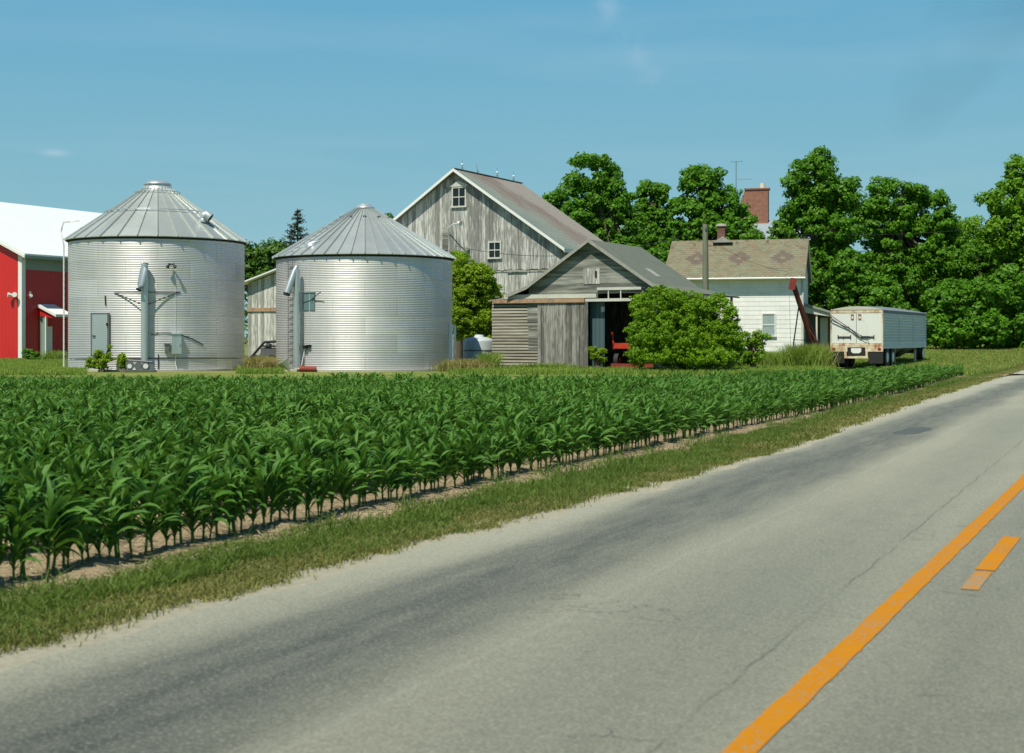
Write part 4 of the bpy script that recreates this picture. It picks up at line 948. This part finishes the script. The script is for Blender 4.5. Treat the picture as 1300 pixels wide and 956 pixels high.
m = MB(); m.tube([Vector((-.95, .1, 1.35)), Vector((.4, -.1, 1.3))], .02, 5); m.build('brace', 'dark iron', au)
pole = MB(); DP = 72.0; xp = (896.5-650)/F*DP; pole.tube([(0, 0, 0), (-.05, 0, 7.15)], [.19, .135], 10)
pl = thing('utility_pole', 'mossy wooden utility pole standing in front of the white farmhouse', 'utility pole', (xp, DP, .1))
pole.build('pole', 'pole wood', pl)
m = MB(); m.tube([(-.05, -.15, 6.85), (-.05, -.15, 6.97)], .045, 8); m.build('insulator', 'grey iron', pl)
def wire(nm, label, a_, b_, sag, r=.013):
    a_, b_ = Vector(a_), Vector(b_); m = MB(); m.tube([a_.lerp(b_, i/20)-Vector((0, 0, sag*4*(i/20)*(1-i/20))) for i in range(21)], r, 4)
    return m.build(nm, 'cable', None, label=label, category='wire')
def pw(px, py, D): return ((px-650)/F*D, D, CAMH+(430-py)*D/F)
wire('power_line', 'thin dark wire strung from the weathered barn to the utility pole', pw(577, 312, 83.5), (xp-.05, DP-.15, 7.0), .95, .014)
wire('power_line', 'thin wire running right from the utility pole across the trees', (xp-.05, DP-.15, 7.0), pw(1420, 262, 88), .9, .010)
wire('power_line', 'short wire from the utility pole down to the farmhouse roof', (xp-.05, DP, 6.6), pw(1000, 345, 85), .3, .010)
m = MB(); m.lathe([(.78, 0), (.78, 1.32), (.76, 1.38), (.5, 1.50), (.22, 1.55), (.20, 1.64), (.01, 1.65)], 32); o = m.build('body', 'tank white'); tk = thing('storage_tank', 'pale round storage tank between the shorter bin and the old shed', 'tank', ((608-650)/F*69.5, 69.5, .0)); o.parent = tk
m = MB(); m.lathe([(.785, .85), (.80, .88), (.785, .91)], 32); m.build('band', 'grey iron', tk)
# machinery between the bins
mc = thing('farm_implement', 'dark old farm implement standing between the two grain bins', 'farm implement', ((338-650)/F*74, 74, .02), R(-14))
m = MB(); m.box(-.15, .75, -.4, .5, .35, .95); m.prism([(-.7, .25), (.1, .55), (.2, 1.15), (.05, 1.2), (-.15, .8)], -.1, .3); m.build('body', 'grey iron', mc)
m = MB(); m.tube([(-1.0, 0, .3), (-.1, 0, 1.25), (.9, 0, 1.3)], .07, 8); m.box(.0, .8, -.45, .55, 1.0, 1.08); m.build('frame', 'dark iron', mc)
for xx in (-.5, .5):
    m = MB(); m.tube([(xx, -.5, .3), (xx, -.3, .3)], .3, 18); m.build('wheel', 'black rubber', mc)

# ------------------------------------------------------------------ vegetation
def leaf_cloud(lobes, nclump, nleaf, cr, ls, flat=.75, shell=.55, up=.35):
    """lobes: (x,y,z,rx,ry,rz). clumps sit on/in the lobes; leaves sit on the clumps"""
    lob = np.array(lobes, float); vol = (lob[:, 3]*lob[:, 4]*lob[:, 5])**(2/3); pr = vol/vol.sum()
    li = rng.choice(len(lob), nclump, p=pr); d = rng.normal(size=(nclump, 3)); d /= np.linalg.norm(d, axis=1)[:, None]
    rad = rng.uniform(shell, 1.12, nclump)**.6; C = lob[li, :3]+d*lob[li, 3:]*rad[:, None]
    crr = cr*rng.uniform(.55, 1.35, nclump)
    n = nclump*nleaf; ci = np.repeat(np.arange(nclump), nleaf)
    e = rng.normal(size=(n, 3)); e[:, 2] = e[:, 2]*.8+up; e /= np.linalg.norm(e, axis=1)[:, None]
    rr = rng.uniform(.2, 1.15, n)**.6
    P = C[ci]+e*np.array([1, 1, flat])*(crr[ci]*rr)[:, None]
    nrm = e*1.0+rng.normal(size=(n, 3))*.38+np.array([0, -.1, .35]); nrm /= np.linalg.norm(nrm, axis=1)[:, None]
    t = np.cross(nrm, rng.normal(size=(n, 3))); t /= np.linalg.norm(t, axis=1)[:, None]; b = np.cross(nrm, t)
    s = ls*rng.uniform(.6, 1.35, n)[:, None]
    vs = np.stack([P-t*s*.5, P-b*s*.33+t*s*.05, P+t*s*.55, P+b*s*.33+t*s*.05], 1).reshape(-1, 3)
    return vs, np.arange(n*4).reshape(-1, 4), C
def limbs(mb, C, trunk_h, r0, n, base=(0, 0, 0)):
    for i in rng.choice(len(C), min(n, len(C)), replace=False):
        p = C[i]; z0 = trunk_h*random.uniform(.35, .95); a_ = Vector((0, 0, z0)); b_ = Vector(p); mid = a_.lerp(b_, .5)+Vector((0, 0, -.05*(b_-a_).length)); mb.tube([a_, mid, b_], [r0*.42, r0*.25, r0*.07], 6, False)
def tree(label, px, D, lobes, nclump, nleaf, cr, ls, mat='maple leaves', trunk=None, group='broadleaf trees behind the farmyard', name='broadleaf_tree', cat='tree', ragged=True, core=.76):
    """lobes given as photo positions (px, py, half width px, half height px, depth offset m)"""
    x0 = (px-650)/F*D; z0 = ground_z(x0, D); t = thing(name, label, cat, (x0, D, z0), 0, group); L_ = []
    for (lx, ly, hw, hh, *dd) in lobes:
        dd = dd[0] if dd else 0.0; De = D+dd
        cx_, cz_, rw_, rh_ = (lx-650)/F*De-x0, CAMH+(430-ly)*De/F-z0, hw*De/F, hh*De/F
        if not ragged: L_.append((cx_, dd, cz_, rw_, rw_*.9, rh_)); continue
        L_.append((cx_, dd, cz_, rw_*core, rw_*core, rh_*core))
        for q in range(9):
            d_ = rng.normal(size=3); d_ /= np.linalg.norm(d_); kk = rng.uniform(.6, .84); ks = rng.uniform(.24, .44)
            L_.append((cx_+d_[0]*rw_*kk, dd+d_[1]*rw_*.9*kk, cz_+d_[2]*rh_*kk, rw_*ks, rw_*ks, min(rw_, rh_)*ks*.85))
    v, f, C = leaf_cloud(L_, nclump, nleaf, cr, ls); np_mesh('crown', v, f, mat, t)
    zc = max(l[2] for l in L_); th = trunk or zc
    m = MB(); r0 = .32*max(.5, zc/9); m.tube([(0, 0, -.2), (0.05, 0, th*.3), (-.05, .1, th*.65), (.1, 0, th)], [r0*1.2, r0*.9, r0*.6, r0*.15], 9, False); limbs(m, C, th, r0, 40); m.build('trunk', 'bark', t)
    return t
tree('tall round topped tree rising just right of the barn roof', 757, 104, [(748, 222, 33, 34), (778, 250, 30, 30), (735, 275, 32, 28), (790, 290, 36, 36), (760, 320, 45, 36)], 665, 60, 0.47, .25)
tree('low tree top showing above the ridge end of the barn roof', 706, 112, [(708, 256, 15, 13), (722, 275, 22, 18), (700, 300, 26, 30)], 192, 60, 0.47, .30)
tree('small tree between the two tall trees left of the utility pole', 829, 108, [(828, 258, 21, 26), (815, 285, 24, 24), (842, 290, 24, 30), (830, 325, 30, 30)], 350, 60, 0.43, .28)
tree('rounded dense tree left of the brick chimney', 893, 98, [(888, 244, 32, 36), (915, 262, 28, 28), (870, 275, 26, 30), (935, 278, 24, 24), (900, 300, 48, 30), (945, 300, 26, 20), (890, 335, 50, 26)], 735, 60, 0.47, .28)
tree('tall tree right of the brick chimney above the farmhouse', 1037, 100, [(1030, 226, 36, 34), (1062, 250, 28, 30), (1015, 262, 26, 30), (1050, 290, 42, 40), (1000, 292, 22, 18), (1045, 345, 44, 45), (1050, 395, 40, 40)], 980, 60, 0.47, .245)
tree('broad domed tree above the grain trailer', 1145, 106, [(1138, 256, 40, 32), (1178, 275, 38, 34), (1105, 285, 32, 34), (1150, 310, 58, 45), (1110, 350, 45, 45), (1165, 365, 50, 50), (1120, 405, 50, 36), (1198, 296, 24, 28), (1212, 318, 26, 30)], 1085, 60, 0.50, .25)
tree('yellow green tree between the domed tree and the right hand tree', 1228, 112, [(1230, 296, 26, 22), (1205, 320, 24, 26), (1245, 325, 36, 30), (1215, 345, 34, 40), (1240, 380, 44, 50)], 577, 60, 0.47, .28, 'bright leaves')
tree('tall bright green tree cut by the right edge of the picture', 1300, 100, [(1296, 218, 20, 20), (1285, 255, 38, 30), (1315, 250, 34, 36), (1290, 295, 46, 40), (1320, 330, 46, 60), (1285, 350, 34, 40)], 910, 60, 0.47, .245, 'bright leaves')
tree('dark tree standing back between the two low trees at the right', 1265, 104, [(1240, 345, 40, 40), (1290, 350, 46, 50), (1225, 400, 40, 44), (1275, 405, 44, 42), (1330, 400, 50, 50)], 700, 80, .5, .22)
tree('leafy low tree behind the front of the grain trailer', 1205, 90, [(1210, 385, 34, 30), (1195, 420, 30, 26), (1235, 412, 36, 34), (1250, 372, 26, 24)], 800, 60, 0.39, .25, 'maple leaves')
tree('leafy low tree filling the right end of the tree line', 1290, 93, [(1285, 370, 34, 30), (1300, 412, 42, 34), (1262, 422, 28, 24), (1340, 390, 40, 46)], 800, 60, 0.39, .26, 'maple leaves')
tree('dark leafy tree filling the gap over the farmhouse porch', 1078, 94, [(1075, 350, 28, 28), (1090, 385, 34, 36), (1066, 372, 16, 28), (1120, 385, 30, 34), (1150, 415, 34, 24)], 490, 60, 0.39, .26)
tree('squat tree between the old shed roof and the farmhouse', 838, 94, [(835, 335, 26, 24), (812, 330, 22, 18), (850, 350, 26, 30), (800, 345, 24, 20), (780, 335, 22, 18)], 350, 60, 0.39, .26)
tree('leafy tree seen between the two grain bins', 332, 118, [(345, 325, 26, 20), (318, 330, 26, 22), (335, 350, 36, 24), (300, 345, 24, 20), (370, 335, 24, 24)], 260, 55, .7, .32, 'far leaves')
tree('tree top peeping out between the shorter bin and the barn gable', 497, 120, [(497, 283, 14, 14), (480, 300, 24, 20), (510, 305, 20, 20)], 100, 55, .6, .3, 'far leaves')
tree('tree growing left of the white roofed machine shed', -30, 120, [(-30, 340, 40, 50), (-60, 330, 40, 60)], 120, 55, .8, .34, 'far leaves')
tree('tree standing back in the tree line behind the grain trailer roof', 1160, 122, [(1080, 350, 40, 40), (1130, 380, 50, 50), (1190, 370, 50, 50), (1240, 400, 50, 40), (1100, 410, 50, 36), (1170, 420, 60, 30)], 420, 50, .9, .4)
# spruce
spz = thing('spruce_tree', 'thin ragged spruce rising behind the shorter grain bin', 'tree', ((378-650)/F*110, 110, .15), 0)
P = []; m = MB(); Hs = CAMH+(430-264)*110/F-.15; m.tube([(0, 0, 0), (0, 0, Hs)], [.22, .02], 8, False); vs = []
n_b = 0; z = 2.0
while z < Hs-.15:
    rmax = (Hs-z)*.36+.22
    for k in range(7):
        az = random.uniform(0, 2*PI); ln = rmax*random.uniform(.55, 1.1); e = Vector((cos(az)*ln, sin(az)*ln, ln*random.uniform(.02, .35))); a_ = Vector((0, 0, z)); m.tube([a_, a_+e*.5-Vector((0, 0, .05*ln)), a_+e], [.03, .02, .006], 4, False)
        for q in range(int(18*ln)+5):
            t_ = random.uniform(.25, 1.02); c = a_+e*t_+Vector((random.gauss(0, .06), random.gauss(0, .06), random.uniform(-.16, .03))); P.append(c)
    z += .27
m.build('trunk', 'bark', spz); P = np.array(P); n = len(P); t = rng.normal(size=(n, 3)); t /= np.linalg.norm(t, axis=1)[:, None]; b = np.cross(t, rng.normal(size=(n, 3))); b /= np.linalg.norm(b, axis=1)[:, None]
vs = np.stack([P-t*.13, P-b*.035, P+t*.13, P+b*.035], 1).reshape(-1, 3); np_mesh('crown', vs, np.arange(n*4).reshape(-1, 4), 'spruce needles', spz)
# shrubs
tree('bright yellow green shrub growing beside the shorter grain bin', 603, 75, [(605, 362, 28, 30), (622, 375, 15, 22), (590, 345, 18, 24), (600, 400, 32, 28), (618, 400, 16, 18), (582, 375, 16, 44), (590, 412, 26, 20), (612, 420, 24, 18), (628, 392, 12, 16)], 1100, 60, .22, .11, 'lime leaves', group='shrubs in the farmyard', name='shrub', cat='shrub', core=.92)
tree('darker shrub against the upper right edge of the shorter bin', 582, 77, [(582, 335, 13, 18), (584, 362, 10, 22)], 90, 50, .26, .13, 'vine leaves', group='shrubs in the farmyard', name='shrub', cat='shrub', core=.92)
tree('huge vine covered shrub swallowing the right side of the old shed', 865, 60.5, [(838, 398, 34, 36), (875, 400, 38, 32, .5), (908, 408, 32, 32, .3), (860, 430, 62, 34), (914, 436, 31, 34), (845, 392, 30, 28, .4), (816, 425, 20, 24, .3), (868, 450, 74, 16), (812, 386, 12, 16, .8), (812, 452, 14, 14, .2)], 4200, 45, .16, .08, 'vine leaves', trunk=1.6, group='shrubs in the farmyard', name='shrub', cat='shrub', core=.92)
tree('slender open shrub at the farmhouse corner right of the vines', 955, 64, [(955, 445, 20, 16), (965, 428, 10, 10), (945, 430, 8, 12), (972, 428, 5, 5), (944, 455, 14, 10)], 110, 40, .18, .10, 'vine leaves', trunk=1.2, group='shrubs in the farmyard', name='shrub', cat='shrub', core=.92)
tree('small leafy vine climbing under the door of the taller bin', 128, 61.6, [(127, 457, 9, 13), (139, 450, 3, 16), (115, 460, 6, 8)], 70, 40, .12, .09, 'lime leaves', trunk=.4, group='shrubs in the farmyard', name='shrub', cat='shrub', core=.92)
tree('little round bush at the foot of the taller bin beside its motors', 156, 61.4, [(156, 458, 6, 9)], 30, 40, .12, .09, 'lime leaves', trunk=.4, group='shrubs in the farmyard', name='shrub', cat='shrub', core=.92)
tree('green bush at the foot of the sliding plank door opening', 758, 64.0, [(754, 448, 6, 8), (764, 452, 6, 10)], 50, 40, .12, .09, 'lime leaves', trunk=.5, group='shrubs in the farmyard', name='shrub', cat='shrub', core=.92)
tree('bush in front of the machine shed corner', 38, 82, [(36, 450, 6, 7), (44, 452, 6, 6)], 40, 40, .15, .10, 'maple leaves', trunk=.4, group='shrubs in the farmyard', name='shrub', cat='shrub', core=.92)
def weeds(label, px, D, n, wpx, hgt, mat, depth=1.2):
    x0 = (px-650)/F*D; w_ = wpx*D/F; P = np.stack([rng.normal(0, .45, n)*w_, rng.normal(0, .5, n)*depth, np.zeros(n)], 1); o = blades('weed_clump', mat, P, hgt, .035, .8)
    o.location = (x0, D, ground_z(x0, D)); o['label'] = label; o['category'] = 'weeds'; o['group'] = 'weed clumps in the farmyard'
weeds('dry brownish weed clump between the shorter bin and the old shed', 590, 63, 2400, 30, .5, 'dry weeds')
weeds('tall green weeds growing against the left end of the old shed', 622, 64.3, 1500, 9, .75, 'yard grass')
weeds('mixed weeds growing in the gap between the two bins', 330, 63, 2400, 16, .6, 'dry weeds')
weeds('tall weeds around the foot of the grain auger', 1022, 68, 3400, 24, 1.05, 'yard grass')
weeds('dry seed headed weeds just left of the trailer', 1040, 69, 900, 12, 1.1, 'dry weeds')
weeds('green weeds left of the grain auger below the farmhouse wall', 975, 70, 1500, 22, .7, 'yard grass')
weeds('weeds at the foot of the red machine shed', 70, 84, 900, 10, .6, 'yard grass')
weeds('short weeds along the front of the plank sliding door', 690, 64.2, 900, 50, .35, 'yard grass', .3)
# far-off wood closing the horizon
L_ = [(-260+13*i+random.uniform(-4, 4), 250+random.uniform(-15, 15), 5.5+random.uniform(-.5, 1.5), 9, 8, 6+random.uniform(-1, 1.5)) for i in range(42)]
v, f, C = leaf_cloud(L_, 1700, 28, 1.7, .75); np_mesh('distant_wood', v, f, 'far leaves', kind='stuff')

# ------------------------------------------------------------------ thin smoke rising far behind the trees
sm = bpy.data.materials.new('thin smoke'); sm.use_nodes = True; st_ = sm.node_tree; st_.nodes.remove(st_.nodes['Principled BSDF'])
pv = st_.nodes.new('ShaderNodeVolumePrincipled'); pv.inputs['Color'].default_value = (.12, .13, .14, 1); nz_ = st_.nodes.new('ShaderNodeTexNoise'); nz_.inputs['Scale'].default_value = .09; nz_.inputs['Detail'].default_value = 3
tcn = st_.nodes.new('ShaderNodeTexCoord'); st_.links.new(tcn.outputs['Object'], nz_.inputs['Vector']); mr = st_.nodes.new('ShaderNodeMapRange'); mr.inputs[1].default_value = .42; mr.inputs[2].default_value = .75; mr.inputs[3].default_value = 0; mr.inputs[4].default_value = .013
st_.links.new(nz_.outputs['Fac'], mr.inputs[0]); st_.links.new(mr.outputs[0], pv.inputs['Density']); st_.links.new(pv.outputs[0], st_.nodes['Material Output'].inputs['Volume']); M['thin smoke'] = sm
m = MB(); DS = 210.0
m.tube([pw(1135, 300, DS), pw(1142, 215, DS), pw(1155, 165, DS), pw(1185, 105, DS), pw(1235, 45, DS), pw(1300, -30, DS)], [2.0, 3.0, 4.2, 6.0, 8.0, 10.5], 14)
m.build('smoke', 'thin smoke', kind='stuff')

# ------------------------------------------------------------------ sky, sun, camera
AZ = R(30); EL = R(60)
sd = Vector((-sin(AZ)*cos(EL), -cos(AZ)*cos(EL), sin(EL)))
sun = bpy.data.lights.new('sun', 'SUN'); sun.energy = 5.0; sun.angle = R(.5); sun.color = (1, .955, .80)
so = bpy.data.objects.new('sun', sun); COL.objects.link(so); so.rotation_euler = sd.to_track_quat('Z', 'Y').to_euler()
Wd = bpy.data.worlds.new('World'); S.world = Wd; Wd.use_nodes = True; nt = Wd.node_tree; N_ = nt.nodes; K = nt.links
bg = N_['Background']; sky = N_.new('ShaderNodeTexSky'); sky.sky_type = 'NISHITA'; sky.sun_disc = False
sky.sun_elevation = EL; sky.sun_rotation = math.atan2(sd.x, sd.y); sky.altitude = 200; sky.air_density = 1.0; sky.dust_density = .6; sky.ozone_density = 1.0
def wn(t, **k):
    n = N_.new(t)
    for a_, b_ in k.items(): setattr(n, a_, b_)
    return n
tc = wn('ShaderNodeTexCoord'); 
def wmath(op, a_, b_=0.0, clamp=False):
    n = wn('ShaderNodeMath', operation=op, use_clamp=clamp)
    for i, v in enumerate((a_, b_)):
        if isinstance(v, bpy.types.NodeSocket): K.new(v, n.inputs[i])
        else: n.inputs[i].default_value = v
    return n.outputs[0]
def wramp(fac, stops):
    n = wn('ShaderNodeValToRGB'); K.new(fac, n.inputs[0]); cr = n.color_ramp
    while len(cr.elements) < len(stops): cr.elements.new(.5)
    for e, (p, c) in zip(cr.elements, stops): e.position = p; e.color = (c, c, c, 1)
    return n.outputs[0]
def wnoise(scale, mp, detail=5, rot=(0, 0, 0)):
    mm = wn('ShaderNodeMapping'); K.new(tc.outputs['Generated'], mm.inputs[0]); mm.inputs['Scale'].default_value = mp; mm.inputs['Rotation'].default_value = rot
    n = wn('ShaderNodeTexNoise'); K.new(mm.outputs[0], n.inputs['Vector']); n.inputs['Scale'].default_value = scale; n.inputs['Detail'].default_value = detail; return n.outputs['Fac']
def near_dir(px, py, w1, w2, rot=0.0):
    """soft spot in the sky around a direction, w1 w2 = half sizes (radians) across and up"""
    d = Vector(((px-650)/F, 1, (430-py)/F)).normalized(); right = Vector((d.y, -d.x, 0)).normalized(); up = right.cross(d).normalized()
    r2 = right*cos(rot)+up*sin(rot); u2 = -right*sin(rot)+up*cos(rot); tot = None
    for ax, w_ in ((r2, w1), (u2, w2)):
        n = wn('ShaderNodeVectorMath', operation='DOT_PRODUCT'); K.new(tc.outputs['Generated'], n.inputs[0]); n.inputs[1].default_value = ax
        q = wmath('POWER', wmath('ABSOLUTE', wmath('DIVIDE', n.outputs['Value'], w_)), 2.0); tot = q if tot is None else wmath('ADD', tot, q)
    n = wn('ShaderNodeVectorMath', operation='DOT_PRODUCT'); K.new(tc.outputs['Generated'], n.inputs[0]); n.inputs[1].default_value = d
    front = wmath('GREATER_THAN', n.outputs['Value'], 0.0); return wmath('MULTIPLY', wmath('POWER', 2.718, wmath('MULTIPLY', tot, -1.0)), front)
cir = wramp(wnoise(2.2, (1.0, 1.0, 9.0), 6, (0.05, .08, 0)), [(.50, 0.0), (.80, .12)])
c2 = wmath('MULTIPLY', near_dir(785, 30, .009, .055, R(32)), wramp(wnoise(40, (1, 1, 1)), [(.45, .0), (.75, .17)]))
c3 = wmath('MULTIPLY', near_dir(70, 194, .008, .0022), .22)
cl = wmath('ADD', wmath('ADD', cir, c2), c3, True)
def mixc(fac, a_, b_, mode='MIX'):
    n = wn('ShaderNodeMix', data_type='RGBA', blend_type=mode)
    for i, v in ((0, fac), (6, a_), (7, b_)):
        if isinstance(v, bpy.types.NodeSocket): K.new(v, n.inputs[i])
        else: n.inputs[i].default_value = v if not isinstance(v, tuple) else (*v, 1)
    return n.outputs[2]
sep = wn('ShaderNodeSeparateXYZ'); K.new(tc.outputs['Generated'], sep.inputs[0])
rp = wn('ShaderNodeValToRGB'); K.new(sep.outputs[2], rp.inputs[0]); cr = rp.color_ramp
for _ in range(3): cr.elements.new(.5)
for e, (p, c_) in zip(cr.elements, [(0.0, (.270, .520, .580)), (.10, (.222, .483, .585)), (.24, (.128, .405, .605)), (.42, (.055, .21, .42)), (1.0, (.025, .085, .22))]): e.position = p; e.color = (*c_, 1)
deep = wn('ShaderNodeVectorMath', operation='SCALE'); K.new(rp.outputs[0], deep.inputs[0]); deep.inputs['Scale'].default_value = 10*.905
base = mixc(.90, sky.outputs[0], deep.outputs[0])
colr = mixc(cl, base, (7.0, 7.6, 8.2))
K.new(colr, bg.inputs[0]); bg.inputs[1].default_value = .10

cam = bpy.data.cameras.new('camera'); cam.lens = F*36/1300; cam.sensor_width = 36; cam.sensor_fit = 'HORIZONTAL'; cam.shift_y = -48/1300
cam.clip_start = .1; cam.clip_end = 4000; cam.dof.use_dof = True; cam.dof.focus_distance = 62; cam.dof.aperture_fstop = 4.5
co = bpy.data.objects.new('camera', cam); COL.objects.link(co); co.location = (0, 0, CAMH); co.rotation_euler = (R(90), 0, 0); S.camera = co
S.view_settings.view_transform = 'Standard'; S.view_settings.look = 'None'; S.view_settings.exposure = .14; S.view_settings.gamma = 1
S.cycles.max_bounces = 5; S.cycles.transparent_max_bounces = 4; S.cycles.use_denoising = True
